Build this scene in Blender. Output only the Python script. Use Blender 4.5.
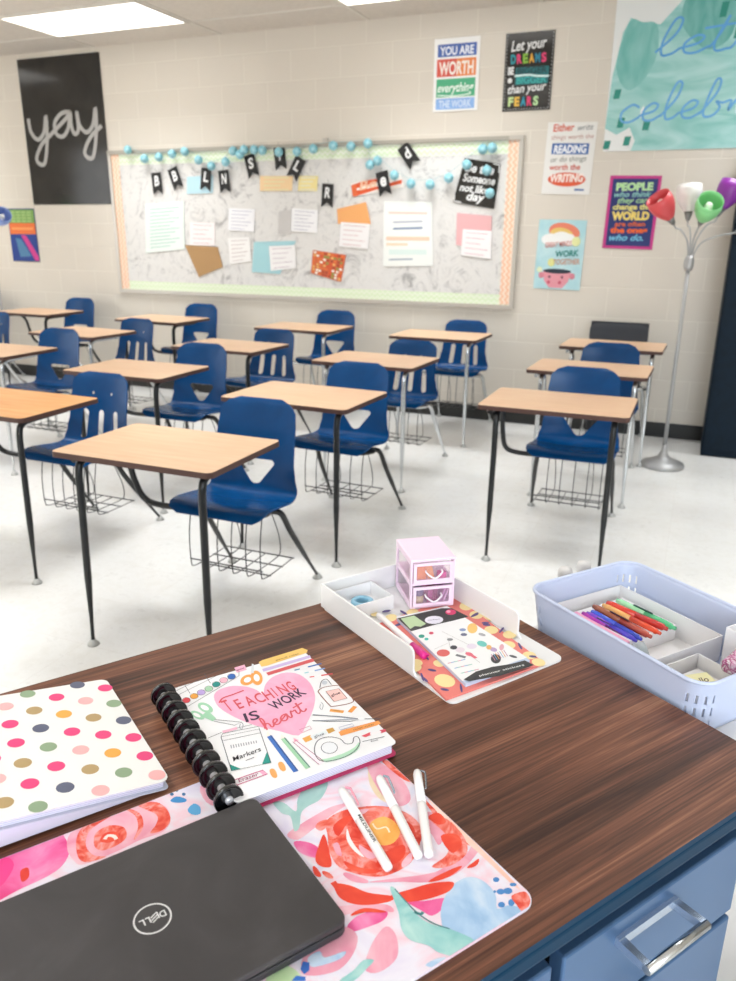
import bpy, bmesh, math, random
from mathutils import Vector, Matrix
from mathutils.geometry import delaunay_2d_cdt
random.seed(7)
PI = math.pi
S = bpy.context.scene
C = S.collection
for o in list(bpy.data.objects):
    bpy.data.objects.remove(o)

# ------------------------------------------------------------------ camera
W, H = 736, 981
FPX, PITCH, ROLL, YAW, EYE = 777.58, 0.3196, 0.0088, 0.3938, 1.36
cy, sy = math.cos(YAW), math.sin(YAW)
F_ = Vector((-sy*math.cos(PITCH), cy*math.cos(PITCH), -math.sin(PITCH)))
rt = Vector((cy, sy, 0)); up = rt.cross(F_)
R_ = rt*math.cos(ROLL)+up*math.sin(ROLL)
U_ = -rt*math.sin(ROLL)+up*math.cos(ROLL)
cam = bpy.data.cameras.new('camera'); co = bpy.data.objects.new('camera', cam); C.objects.link(co)
co.matrix_world = Matrix(((R_.x, U_.x, -F_.x, 0), (R_.y, U_.y, -F_.y, 0), (R_.z, U_.z, -F_.z, EYE), (0, 0, 0, 1)))
cam.sensor_fit = 'VERTICAL'; cam.sensor_height = 24; cam.lens = FPX/H*24
cam.clip_start = .02; cam.clip_end = 60
cam.dof.use_dof = True; cam.dof.focus_distance = 1.08; cam.dof.aperture_fstop = 4.8
S.camera = co

# ------------------------------------------------------------------ world, exposure, daylight
w = bpy.data.worlds.new('world'); S.world = w; w.use_nodes = True
w.node_tree.nodes['Background'].inputs[0].default_value = (.75, .86, 1, 1)
w.node_tree.nodes['Background'].inputs[1].default_value = 1.0
S.view_settings.view_transform = 'Standard'; S.view_settings.look = 'None'
S.view_settings.gamma = 1; S.view_settings.use_curve_mapping = False
S.view_settings.exposure = -0.38
PANEL = 2.6          # strength of the ceiling light diffusers
LAMP_W = 19          # each recessed light throws this mostly downwards

def area(name, loc, aim, sx, sy_, power, col):
    l = bpy.data.lights.new(name, 'AREA'); l.shape = 'RECTANGLE'; l.size = sx; l.size_y = sy_
    l.energy = power; l.color = col
    o = bpy.data.objects.new(name, l); C.objects.link(o); o.location = loc
    o.rotation_euler = (Vector(aim)-Vector(loc)).to_track_quat('-Z', 'Y').to_euler()
area('window_daylight_left', (-7.3, 1.6, 1.5), (0, 1.8, .9), 3.6, 1.6, 45, (.86, .93, 1))
area('window_daylight_behind', (1.2, -2.35, 1.5), (-.6, 3, .7), 3.6, 1.6, 260, (.78, .89, 1))

# ------------------------------------------------------------------ pixel measuring helpers
def ray(px, py):
    return F_ + R_*((px-W/2)/FPX) - U_*((py-H/2)/FPX)
def onz(px, py, z):
    d = ray(px, py); t = (z-EYE)/d.z
    return Vector((d.x*t, d.y*t, z))
def ony(px, py, y):
    d = ray(px, py); t = y/d.y
    return Vector((d.x*t, y, EYE+d.z*t))
A0 = math.radians(56.4366)
UX = Vector((math.cos(A0), math.sin(A0), 0)); UY = Vector((-UX.y, UX.x, 0))
DO = Vector((.17735, .93274, 0))
def dk(x, y, z):                # desk frame -> room
    return DO + UX*x + UY*y + Vector((0, 0, z))
WALL = 5.762; CEIL = 2.79; DT = .74

# ------------------------------------------------------------------ materials
def lin(h):
    h = h.lstrip('#'); c = [int(h[i:i+2], 16)/255 for i in (0, 2, 4)]
    return tuple((v/12.92 if v <= .04045 else ((v+.055)/1.055)**2.4) for v in c)+(1,)
MC = {}
def ink(hexc, rough=.55, metal=0, spec=.5, emit=0, alpha=1, coat=0, trans=0):
    k = (hexc, rough, metal, spec, emit, alpha, coat, trans)
    if k in MC: return MC[k]
    m = bpy.data.materials.new('paint_'+hexc); m.use_nodes = True
    b = m.node_tree.nodes['Principled BSDF']
    b.inputs['Base Color'].default_value = lin(hexc); b.inputs['Roughness'].default_value = rough
    b.inputs['Metallic'].default_value = metal; b.inputs['Specular IOR Level'].default_value = spec
    b.inputs['Coat Weight'].default_value = coat; b.inputs['Alpha'].default_value = alpha
    b.inputs['Transmission Weight'].default_value = trans
    if emit:
        b.inputs['Emission Color'].default_value = lin(hexc); b.inputs['Emission Strength'].default_value = emit
    MC[k] = m; return m
def nodes(name):
    m = bpy.data.materials.new(name); m.use_nodes = True
    nt = m.node_tree; return m, nt, nt.nodes['Principled BSDF']
def nd(nt, typ, **kw):
    n = nt.nodes.new(typ)
    for k, v in kw.items():
        if k in n.inputs.keys() if hasattr(n.inputs, 'keys') else False: n.inputs[k].default_value = v
        else: setattr(n, k, v)
    return n
def ramp(nt, stops, interp='LINEAR'):
    r = nt.nodes.new('ShaderNodeValToRGB'); r.color_ramp.interpolation = interp
    e = r.color_ramp.elements
    while len(e) < len(stops): e.new(.5)
    for i, (p, c) in enumerate(stops): e[i].position = p; e[i].color = lin(c)
    return r
def coords(nt, scale=(1, 1, 1), rot=(0, 0, 0), kind='Object'):
    t = nt.nodes.new('ShaderNodeTexCoord'); mp = nt.nodes.new('ShaderNodeMapping')
    mp.inputs['Scale'].default_value = scale; mp.inputs['Rotation'].default_value = rot
    nt.links.new(t.outputs[kind], mp.inputs[0]); return mp
def wash(name, stops, scale=30, detail=4, dist=.6, rough=.55, stretch=(1, 1, 1), coat=0):
    """noise-driven colour, for watercolour ink, laminates, smudges"""
    m, nt, b = nodes(name); mp = coords(nt, stretch)
    n = nd(nt, 'ShaderNodeTexNoise', Scale=scale, Detail=detail, Distortion=dist)
    r = ramp(nt, stops); nt.links.new(mp.outputs[0], n.inputs['Vector'])
    nt.links.new(n.outputs[0], r.inputs[0]); nt.links.new(r.outputs[0], b.inputs['Base Color'])
    b.inputs['Roughness'].default_value = rough; b.inputs['Coat Weight'].default_value = coat
    return m

# walnut laminate
m, nt, b = nodes('walnut_laminate'); WALNUT = m
mp = coords(nt, (1.1, 27, 27))
n1 = nd(nt, 'ShaderNodeTexNoise', Scale=1.0, Detail=7, Roughness=.68, Distortion=1.3)
mp2 = coords(nt, (4, 330, 330)); n2 = nd(nt, 'ShaderNodeTexNoise', Scale=1.0, Detail=3)
mix = nd(nt, 'ShaderNodeMix', data_type='FLOAT'); mix.inputs[0].default_value = .36
r = ramp(nt, [(.39, '311b14'), (.45, '4c2e21'), (.50, '643f2f'), (.55, '7c4f3b'), (.61, 'a27458')])
nt.links.new(mp.outputs[0], n1.inputs['Vector']); nt.links.new(mp2.outputs[0], n2.inputs['Vector'])
nt.links.new(n1.outputs[0], mix.inputs[2]); nt.links.new(n2.outputs[0], mix.inputs[3])
mp3 = coords(nt, (.7, 8, 8)); n3 = nd(nt, 'ShaderNodeTexNoise', Scale=1.0, Detail=3, Distortion=1.6)
mix3 = nd(nt, 'ShaderNodeMix', data_type='FLOAT'); mix3.inputs[0].default_value = .38
nt.links.new(mp3.outputs[0], n3.inputs['Vector']); nt.links.new(mix.outputs[0], mix3.inputs[2]); nt.links.new(n3.outputs[0], mix3.inputs[3])
nt.links.new(mix3.outputs[0], r.inputs[0]); nt.links.new(r.outputs[0], b.inputs['Base Color'])
b.inputs['Roughness'].default_value = .42; b.inputs['Specular IOR Level'].default_value = .35
# painted block wall
def block_wall(name, along):
    m, nt, b = nodes(name)
    t = nt.nodes.new('ShaderNodeTexCoord'); sp = nt.nodes.new('ShaderNodeSeparateXYZ'); cb = nt.nodes.new('ShaderNodeCombineXYZ')
    nt.links.new(t.outputs['Object'], sp.inputs[0]); nt.links.new(sp.outputs[along], cb.inputs[0]); nt.links.new(sp.outputs[2], cb.inputs[1])
    br = nt.nodes.new('ShaderNodeTexBrick'); br.offset = .5
    for k, v in dict(Scale=1).items(): br.inputs[k].default_value = v
    br.inputs['Brick Width'].default_value = .4064; br.inputs['Row Height'].default_value = .2032
    br.inputs['Mortar Size'].default_value = .005; br.inputs['Mortar Smooth'].default_value = .6
    br.inputs['Color1'].default_value = lin('dcd4c8'); br.inputs['Color2'].default_value = lin('dad2c6'); br.inputs['Mortar'].default_value = lin('e4ddd1')
    nt.links.new(cb.outputs[0], br.inputs['Vector']); nt.links.new(br.outputs[0], b.inputs['Base Color'])
    ns = nd(nt, 'ShaderNodeTexNoise', Scale=60, Detail=3)
    bp = nt.nodes.new('ShaderNodeBump'); bp.inputs['Strength'].default_value = .35; bp.inputs['Distance'].default_value = .004; bp.invert = True
    ad = nd(nt, 'ShaderNodeMath', operation='MULTIPLY_ADD'); ad.inputs[1].default_value = .12
    nt.links.new(t.outputs['Object'], ns.inputs['Vector']); nt.links.new(ns.outputs[0], ad.inputs[0]); nt.links.new(br.outputs['Fac'], ad.inputs[2])
    nt.links.new(ad.outputs[0], bp.inputs['Height']); nt.links.new(bp.outputs[0], b.inputs['Normal'])
    b.inputs['Roughness'].default_value = .45; return m
BLOCK_X = block_wall('painted_block_x', 0); BLOCK_Y = block_wall('painted_block_y', 1)
# floor tile
m, nt, b = nodes('vinyl_floor_tile'); FLOOR = m
mp = coords(nt)
br = nt.nodes.new('ShaderNodeTexBrick'); br.offset = 0
br.inputs['Scale'].default_value = 1; br.inputs['Brick Width'].default_value = .3048; br.inputs['Row Height'].default_value = .3048
br.inputs['Mortar Size'].default_value = .0012; br.inputs['Color1'].default_value = lin('ededeb'); br.inputs['Color2'].default_value = lin('ebeae8'); br.inputs['Mortar'].default_value = lin('e4e2df')
n1 = nd(nt, 'ShaderNodeTexNoise', Scale=14, Detail=8, Roughness=.75); r = ramp(nt, [(.3, 'e6e4e1'), (.45, 'ffffff'), (.6, 'f8f7f5')])
mx = nd(nt, 'ShaderNodeMix', data_type='RGBA', blend_type='MULTIPLY'); mx.inputs[0].default_value = .8
nt.links.new(mp.outputs[0], br.inputs['Vector']); nt.links.new(mp.outputs[0], n1.inputs['Vector']); nt.links.new(n1.outputs[0], r.inputs[0])
nt.links.new(br.outputs[0], mx.inputs[6]); nt.links.new(r.outputs[0], mx.inputs[7]); nt.links.new(mx.outputs[2], b.inputs['Base Color'])
b.inputs['Roughness'].default_value = .16; b.inputs['Specular IOR Level'].default_value = .45
n2 = nd(nt, 'ShaderNodeTexNoise', Scale=5, Detail=2); bp = nt.nodes.new('ShaderNodeBump'); bp.inputs['Strength'].default_value = .12; bp.inputs['Distance'].default_value = .01
nt.links.new(mp.outputs[0], n2.inputs['Vector']); nt.links.new(n2.outputs[0], bp.inputs['Height']); nt.links.new(bp.outputs[0], b.inputs['Normal'])

CEILM = wash('ceiling_tile', [(.3, 'd2cac0'), (.7, 'dad2c8')], scale=40, rough=.9)
TBAR = ink('dcd6cc', .6)
MAPLE = wash('maple_laminate', [(.3, 'd0a884'), (.5, 'd6b08e'), (.7, 'dab898')], scale=5, detail=6, stretch=(1, 9, 1), rough=.38)
OAK = wash('orange_oak_laminate', [(.3, 'c98a52'), (.5, 'd69a62'), (.7, 'dfaa74')], scale=5, detail=6, stretch=(1, 9, 1), rough=.38)
EDGE = ink('4a2f28', .5)
BLUE = wash('blue_plastic', [(.3, '013b6c'), (.7, '02447a')], scale=8, rough=.27)
BLUE.node_tree.nodes['Principled BSDF'].inputs['Specular IOR Level'].default_value = .26
DARKSHELL = ink('23272f', .45)
BLACKM = ink('0b0f12', .3); CHROME = ink('c9ccce', .22, metal=1)
GLIDE = ink('b9bab8', .35, metal=.3); WIRE = ink('3a3a3c', .35)
LAPTOP = wash('laptop_lid', [(.35, '322f30'), (.55, '3a3738'), (.72, '444142')], scale=9, detail=7, dist=1.2, rough=.5)
NAVY = ink('14283a', .35); TEAL_EDGE = ink('03304a', .42, spec=.12); GAP_SHADE = ink('030406', .9, spec=.0)  # last one: matte near-black, shade of the drawer gaps put into colour
DRAWER = ink('4d6e96', .28, metal=.5)
WHITE = ink('e6e4e3', .4); WPLAST = ink('f4f2f3', .35)
PAPER = ink('e9e7e3', .7)
BASK = ink('c8d1ea', .4)

# ------------------------------------------------------------------ object helpers
def tag(o, label, cat, group=None, kind=None):
    if label: o['label'] = label
    if cat: o['category'] = cat
    if group: o['group'] = group
    if kind: o['kind'] = kind
    return o
def thing(name, loc, rz, label, cat, group=None):
    o = bpy.data.objects.new(name, None); C.objects.link(o)
    o.empty_display_size = .05; o.location = loc; o.rotation_euler = (0, 0, rz)
    return tag(o, label, cat, group)
class MB:
    def __init__(s): s.v = []; s.f = []; s.m = []; s.sm = []; s.mats = []
    def mi(s, m):
        if m not in s.mats: s.mats.append(m)
        return s.mats.index(m)
    def add(s, vs, fs, m, smooth=False):
        b = len(s.v); i = s.mi(m); s.v += [tuple(v) for v in vs]
        for f in fs: s.f.append([b+k for k in f]); s.m.append(i); s.sm.append(smooth)
        return s
    def box(s, x0, x1, y0, y1, z0, z1, m, T=None):
        vs = [Vector((x, y, z)) for x in (x0, x1) for y in (y0, y1) for z in (z0, z1)]
        if T: vs = [T @ v for v in vs]
        return s.add(vs, [(0, 1, 3, 2), (4, 6, 7, 5), (0, 4, 5, 1), (2, 3, 7, 6), (0, 2, 6, 4), (1, 5, 7, 3)], m)
    def tube(s, path, r, m, seg=10, cap=True, smooth=True):
        P = [Vector(p) for p in path]; n = len(P); rs = r if isinstance(r, (list, tuple)) else [r]*n
        T = []
        for i in range(n):
            a = P[max(i-1, 0)]; b_ = P[min(i+1, n-1)]; T.append((b_-a).normalized())
        ref = Vector((0, 0, 1)) if abs(T[0].z) < .9 else Vector((1, 0, 0))
        N = T[0].cross(ref).normalized(); vs = []
        for i in range(n):
            N = (N - T[i]*N.dot(T[i])).normalized(); B = T[i].cross(N)
            for k in range(seg):
                a = 2*PI*k/seg; vs.append(P[i]+(N*math.cos(a)+B*math.sin(a))*rs[i])
        fs = [(i*seg+k, i*seg+(k+1) % seg, (i+1)*seg+(k+1) % seg, (i+1)*seg+k) for i in range(n-1) for k in range(seg)]
        s.add(vs, fs, m, smooth)
        if cap: s.add(vs[:seg], [tuple(range(seg))[::-1]], m); s.add(vs[-seg:], [tuple(range(seg))], m)
        return s
    def lathe(s, prof, m, seg=24, T=None, smooth=True):
        vs = []; fs = []
        for (r, z) in prof:
            for k in range(seg): a = 2*PI*k/seg; vs.append(Vector((r*math.cos(a), r*math.sin(a), z)))
        n = len(prof)
        for i in range(n-1):
            for k in range(seg): fs.append((i*seg+k, i*seg+(k+1) % seg, (i+1)*seg+(k+1) % seg, (i+1)*seg+k))
        if T: vs = [T @ v for v in vs]
        return s.add(vs, fs, m, smooth)
    def prism(s, poly, z0, z1, m, mtop=None, T=None, smooth=False):
        n = len(poly); vs = [Vector((p[0], p[1], z0)) for p in poly]+[Vector((p[0], p[1], z1)) for p in poly]
        if T: vs = [T @ v for v in vs]
        s.add(vs, [(i, (i+1) % n, n+(i+1) % n, n+i) for i in range(n)], m, smooth)
        s.add(vs[:n], [tuple(range(n))[::-1]], m); s.add(vs[n:], [tuple(range(n))], mtop or m); return s
    def mesh(s, name):
        me = bpy.data.meshes.new(name); me.from_pydata(s.v, [], s.f)
        for m in s.mats: me.materials.append(m)
        me.polygons.foreach_set('material_index', s.m); me.polygons.foreach_set('use_smooth', s.sm); me.update()
        return me
    def build(s, name, parent=None, fix=True):
        me = s.mesh(name)
        if fix:
            b = bmesh.new(); b.from_mesh(me); bmesh.ops.remove_doubles(b, verts=b.verts, dist=1e-6)
            bmesh.ops.recalc_face_normals(b, faces=b.faces); b.to_mesh(me); b.free()
        return link(name, me, parent)
def link(name, me, parent=None):
    o = bpy.data.objects.new(name, me); C.objects.link(o)
    if parent: o.parent = parent
    return o
def bevel(o, w_, seg=2, ang=40):
    md = o.modifiers.new('bevel', 'BEVEL'); md.width = w_; md.segments = seg; md.limit_method = 'ANGLE'; md.angle_limit = math.radians(ang); return o
def rrect(x0, x1, y0, y1, r, n=6):
    out = []
    for cx, cy_, a0 in ((x1-r, y1-r, 0), (x0+r, y1-r, 90), (x0+r, y0+r, 180), (x1-r, y0+r, 270)):
        for k in range(n+1):
            a = math.radians(a0+90*k/n); out.append((cx+r*math.cos(a), cy_+r*math.sin(a)))
    return out
def smooth_path(pts, n=6, closed=False):
    P = [Vector(p) for p in pts]; L = len(P); out = []
    if L < 3: return P
    for i in range(L if closed else L-1):
        g = (lambda k: P[k % L]) if closed else (lambda k: P[min(max(k, 0), L-1)])
        p0, p1, p2, p3 = g(i-1), g(i), g(i+1), g(i+2)
        for k in range(n):
            t = k/n
            out.append(.5*((2*p1)+(p2-p0)*t+(2*p0-5*p1+4*p2-p3)*t*t+(3*p1-p0-3*p2+p3)*t**3))
    if not closed: out.append(P[-1])
    return out

# ------------------------------------------------------------------ flat printed artwork
TXT = {}
def text_mesh(body, shear=0, bold=0):
    k = (body, shear, bold)
    if k not in TXT:
        cu = bpy.data.curves.new('lettering', 'FONT'); cu.body = body; cu.size = 1; cu.shear = shear; cu.offset = bold; cu.resolution_u = 3
        ob = bpy.data.objects.new('lettering', cu); C.objects.link(ob)
        dg = bpy.context.evaluated_depsgraph_get(); dg.update()
        me = bpy.data.meshes.new_from_object(ob.evaluated_get(dg))
        vs = [v.co.copy() for v in me.vertices]; fs = [tuple(p.vertices) for p in me.polygons]
        bpy.data.objects.remove(ob); bpy.data.curves.remove(cu); bpy.data.meshes.remove(me)
        x0 = min(v.x for v in vs); x1 = max(v.x for v in vs); y0 = min(v.y for v in vs); y1 = max(v.y for v in vs)
        TXT[k] = (vs, fs, x0, x1, y0, y1)
    return TXT[k]
class Art:
    def __init__(s, mb, z, fn=None, dz=.00015):
        s.mb = mb; s.z = z; s.fn = fn or (lambda x, y: (x, y)); s.dz = dz; s.k = 0
    def M(s, m): return ink(m) if isinstance(m, str) else m
    def P(s, p, lv):
        q = s.fn(p[0], p[1]); return Vector((q[0], q[1], s.z+lv*s.dz+(s.k % 20)*s.dz/28))
    def _face(s, vs, m):
        a = sum(vs[i].x*vs[(i+1) % len(vs)].y-vs[(i+1) % len(vs)].x*vs[i].y for i in range(len(vs)))
        if a < 0: vs = vs[::-1]
        s.mb.add(vs, [tuple(range(len(vs)))], m)
    def poly(s, pts, m, lv=1, sm=0):
        s.k += 1
        if sm: pts = [(p.x, p.y) for p in smooth_path([(x, y, 0) for x, y in pts], sm, True)]
        s._face([s.P(p, lv) for p in pts], s.M(m)); return s
    def rect(s, x0, y0, x1, y1, m, lv=1): return s.poly([(x0, y0), (x1, y0), (x1, y1), (x0, y1)], m, lv)
    def ell(s, cx, cy_, rx, ry, m, lv=1, rot=0, n=18):
        c_, s_ = math.cos(math.radians(rot)), math.sin(math.radians(rot)); pts = []
        for k in range(n):
            a = 2*PI*k/n; x, y = rx*math.cos(a), ry*math.sin(a); pts.append((cx+x*c_-y*s_, cy_+x*s_+y*c_))
        return s.poly(pts, m, lv)
    def stroke(s, pts, wd, m, lv=2, sm=4, closed=False, taper=0):
        s.k += 1; P = [s.P(p, lv) for p in pts]
        if sm: P = smooth_path(P, sm, closed)
        if closed: P = P+[P[0]]
        n = len(P); L = []; Rr = []
        for i in range(n):
            d = (P[min(i+1, n-1)]-P[max(i-1, 0)])
            if closed and i in (0, n-1): d = P[1]-P[n-2]
            if d.length < 1e-9: d = Vector((1, 0, 0))
            d.normalize(); q = Vector((-d.y, d.x, 0))*wd/2
            if taper: q *= 1-taper*abs(2*i/(n-1)-1)**2
            e = Vector((0, 0, s.dz/26*i/n)); L.append(P[i]+q+e); Rr.append(P[i]-q+e)
        s.mb.add(L+Rr, [(n+i, n+i+1, i+1, i) for i in range(n-1)], s.M(m)); return s
    def text(s, body, p0, p1, h, m, lv=2, shear=0, bold=0, arc=0):
        """baseline p0->p1 (art units), height h in metres"""
        vs, fs, x0, x1, y0, y1 = text_mesh(body, shear, bold)
        s.k += 1; a = s.P(p0, lv); b_ = s.P(p1, lv); u = b_-a; L = u.length; u.normalize(); v = Vector((-u.y, u.x, 0))
        cap = max(y1, .6)
        out = []
        for q in vs:
            tx = (q.x-x0)/(x1-x0); out.append(a+u*(tx*L)+v*(q.y/cap*h+arc*4*tx*(1-tx)))
        s.mb.add(out, fs, s.M(m)); return s
    def script(s, word, p0, p1, xh, wd, m, lv=2, slant=.25):
        """joined handwriting from p0 to p1; xh = x-height in metres"""
        a = s.P(p0, lv); b_ = s.P(p1, lv); u = b_-a; L = u.length; u.normalize(); v = Vector((-u.y, u.x, 0))
        x = 0; runs = []; cur = []; extra = []
        for ch in word:
            g = GL[ch]; cur += [(x+px, py) for px, py in g[0]]
            for e in g[2:]: extra.append([(x+px, py) for px, py in e])
            x += g[1]
            if ch in "'": runs.append(cur); cur = []
        if cur: runs.append(cur)
        k = L/x
        fn, z = s.fn, s.z; s.fn = lambda X, Y: (X, Y)
        for rn in runs+extra:
            pts = [a+u*((px+slant*py)*k)+v*(py*xh) for px, py in rn]
            s.stroke([(p.x, p.y) for p in pts], wd, m, lv, 5)
        s.fn = fn; return s
GL = {
 'y': ([(0, 1), (.05, .4), (.3, .02), (.58, .3), (.72, 1), (.68, 0), (.5, -1), (.3, -1.1), (.16, -.8), (.45, -.2), (.9, .2)], .95),
 'a': ([(.70, .9), (.42, 1), (.1, .65), (.12, .15), (.38, 0), (.62, .35), (.74, 1.02), (.74, .4), (.84, .03), (1.0, .2)], 1.0),
 'l': ([(0, .25), (.35, 1.2), (.4, 2), (.22, 2.05), (.1, .9), (.18, .08), (.4, .08), (.55, .3)], .58),
 'e': ([(0, .35), (.4, .55), (.5, .88), (.3, 1), (.08, .6), (.15, .1), (.42, .02), (.68, .3)], .68),
 't': ([(.05, .3), (.2, 1.2), (.24, 1.95), (.12, .6), (.2, .03), (.42, .06), (.6, .3)], .6, [(-.25, 1.35), (.7, 1.5)]),
 's': ([(0, .15), (.4, .6), (.42, 1), (.48, .6), (.58, .2), (.36, 0), (.1, .12)], .65),
 'c': ([(.6, .82), (.35, 1), (.06, .6), (.12, .1), (.4, 0), (.7, .3)], .7),
 'b': ([(0, .25), (.32, 1.3), (.34, 2), (.18, 2), (.08, .6), (.15, .05), (.42, .08), (.56, .5), (.4, .85), (.6, .75), (.85, .85)], .85),
 'r': ([(0, .3), (.2, 1.05), (.28, .85), (.55, .88), (.5, .4), (.6, .04), (.8, .25)], .8),
 'h': ([(0, .25), (.34, 1.3), (.36, 2), (.2, 2), (.1, 0), (.14, .5), (.36, .95), (.52, .7), (.52, .1), (.66, .02), (.8, .25)], .8),
 "'": ([(.1, 2.1), (.05, 1.6)], .25),
}

# ================================================================== THE ROOM
def struct(name, mb):
    o = mb.build(name); o['kind'] = 'structure'; return o
X0, X1, Y0 = -7.5, 2.6, -2.5
struct('floor', MB().box(X0, X1, Y0, WALL, -.1, 0, FLOOR))
struct('ceiling', MB().box(X0, X1, Y0, WALL, CEIL, CEIL+.1, CEILM))
struct('wall_back', MB().box(X0-.2, X1+.2, WALL, WALL+.2, 0, CEIL, BLOCK_X))
struct('wall_right', MB().box(X1, X1+.2, Y0, WALL, 0, CEIL, BLOCK_Y))
struct('wall_front', MB().box(X0-.2, X1+.2, Y0-.2, Y0, 0, CEIL, BLOCK_X))
struct('wall_left', MB().box(X0-.2, X0, Y0, WALL, 0, CEIL, BLOCK_Y))
BASEB = ink('1f201f', .45)
struct('baseboard_back', MB().box(X0, X1, WALL-.008, WALL, 0, .105, BASEB))
struct('baseboard_right', MB().box(X1-.008, X1, Y0, WALL-.01, 0, .105, BASEB))
struct('baseboard_left', MB().box(X0, X0+.008, Y0, WALL-.01, 0, .105, BASEB))
# ceiling grid
g = MB(); x = -4.86-1.22*2
while x < X1: g.box(x-.012, x+.012, Y0, WALL, CEIL-.006, CEIL, TBAR); x += 1.22
y = 5.36+.305-.305
while y > Y0: g.box(X0, X1, y-.012, y+.012, CEIL-.006, CEIL, TBAR); y -= .61
struct('trim_1', g)
# ceiling lights
DIFF = ink('fffdf9', .5, emit=PANEL)
LBL = {(0, 0): 'bright rectangular ceiling light above the far left desks, nearest the black poster',
       (2, 0): 'bright rectangular ceiling light above the bulletin board, barely inside the top edge'}
for i in (-2, 0, 2, 4):
    for j in (0, 4, 8, 11):
        if (i, j) == (4, 8): continue
        x0 = -4.85+i*1.22; y0 = 4.76-j*.61
        t = thing('ceiling_light', (x0+.6, y0+.295, CEIL), 0, LBL.get((i, j), 'recessed rectangular ceiling light panel over the room, away from the bulletin board wall') if j or i != 4 else 'recessed rectangular ceiling light above the dark cabinet', 'ceiling light', 'recessed ceiling lights')
        MB().box(-.585, .585, -.28, .28, -.010, -.004, DIFF).build('diffuser', t)
        fr = MB()
        for a, b_, c_, d_ in ((-.6, .6, -.295, -.28), (-.6, .6, .28, .295), (-.6, -.585, -.28, .28), (.585, .6, -.28, .28)): fr.box(a, b_, c_, d_, -.014, 0, TBAR)
        fr.build('frame', t)
        l = bpy.data.lights.new('ceiling_lamp', 'AREA'); l.shape = 'RECTANGLE'; l.size = 1.15; l.size_y = .54; l.energy = LAMP_W; l.spread = math.radians(98); l.color = (.95, .98, 1)
        lo = bpy.data.objects.new('tube_light', l); C.objects.link(lo); lo.parent = t; lo.location = (0, 0, -.016)

# ================================================================== STUDENT DESKS
def pip(p, poly):
    x, y = p; c_ = False; n = len(poly)
    for i in range(n):
        x1, y1 = poly[i]; x2, y2 = poly[(i+1) % n]
        if (y1 > y) != (y2 > y) and x < (x2-x1)*(y-y1)/(y2-y1)+x1: c_ = not c_
    return c_
PROF = smooth_path([(0, .340, .402), (0, .350, .420), (0, .39, .428), (0, .45, .422), (0, .53, .412), (0, .585, .414), (0, .615, .432), (0, .632, .475), (0, .645, .54), (0, .660, .62), (0, .678, .70), (0, .690, .762), (0, .700, .774)], 5)
SX = .042     # the chair sits a little towards the open side
ARC = [0]
for i in range(1, len(PROF)): ARC.append(ARC[-1]+(PROF[i]-PROF[i-1]).length)
TOT = ARC[-1]
def prof_at(s):
    s = min(max(s, 0), TOT)
    for i in range(1, len(ARC)):
        if ARC[i] >= s:
            t = (s-ARC[i-1])/(ARC[i]-ARC[i-1]); p = PROF[i-1].lerp(PROF[i], t)
            d = (PROF[min(i+1, len(PROF)-1)]-PROF[max(i-2, 0)]).normalized(); return p, Vector((0, -d.z, d.y))
    return PROF[-1], Vector((0, -1, 0))
def s_of_z(z):
    for i in range(len(PROF)-1, 0, -1):
        if PROF[i-1].z <= z: return ARC[i-1]+(z-PROF[i-1].z)/max(1e-6, PROF[i].z-PROF[i-1].z)*(ARC[i]-ARC[i-1])
    return 0
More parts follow.
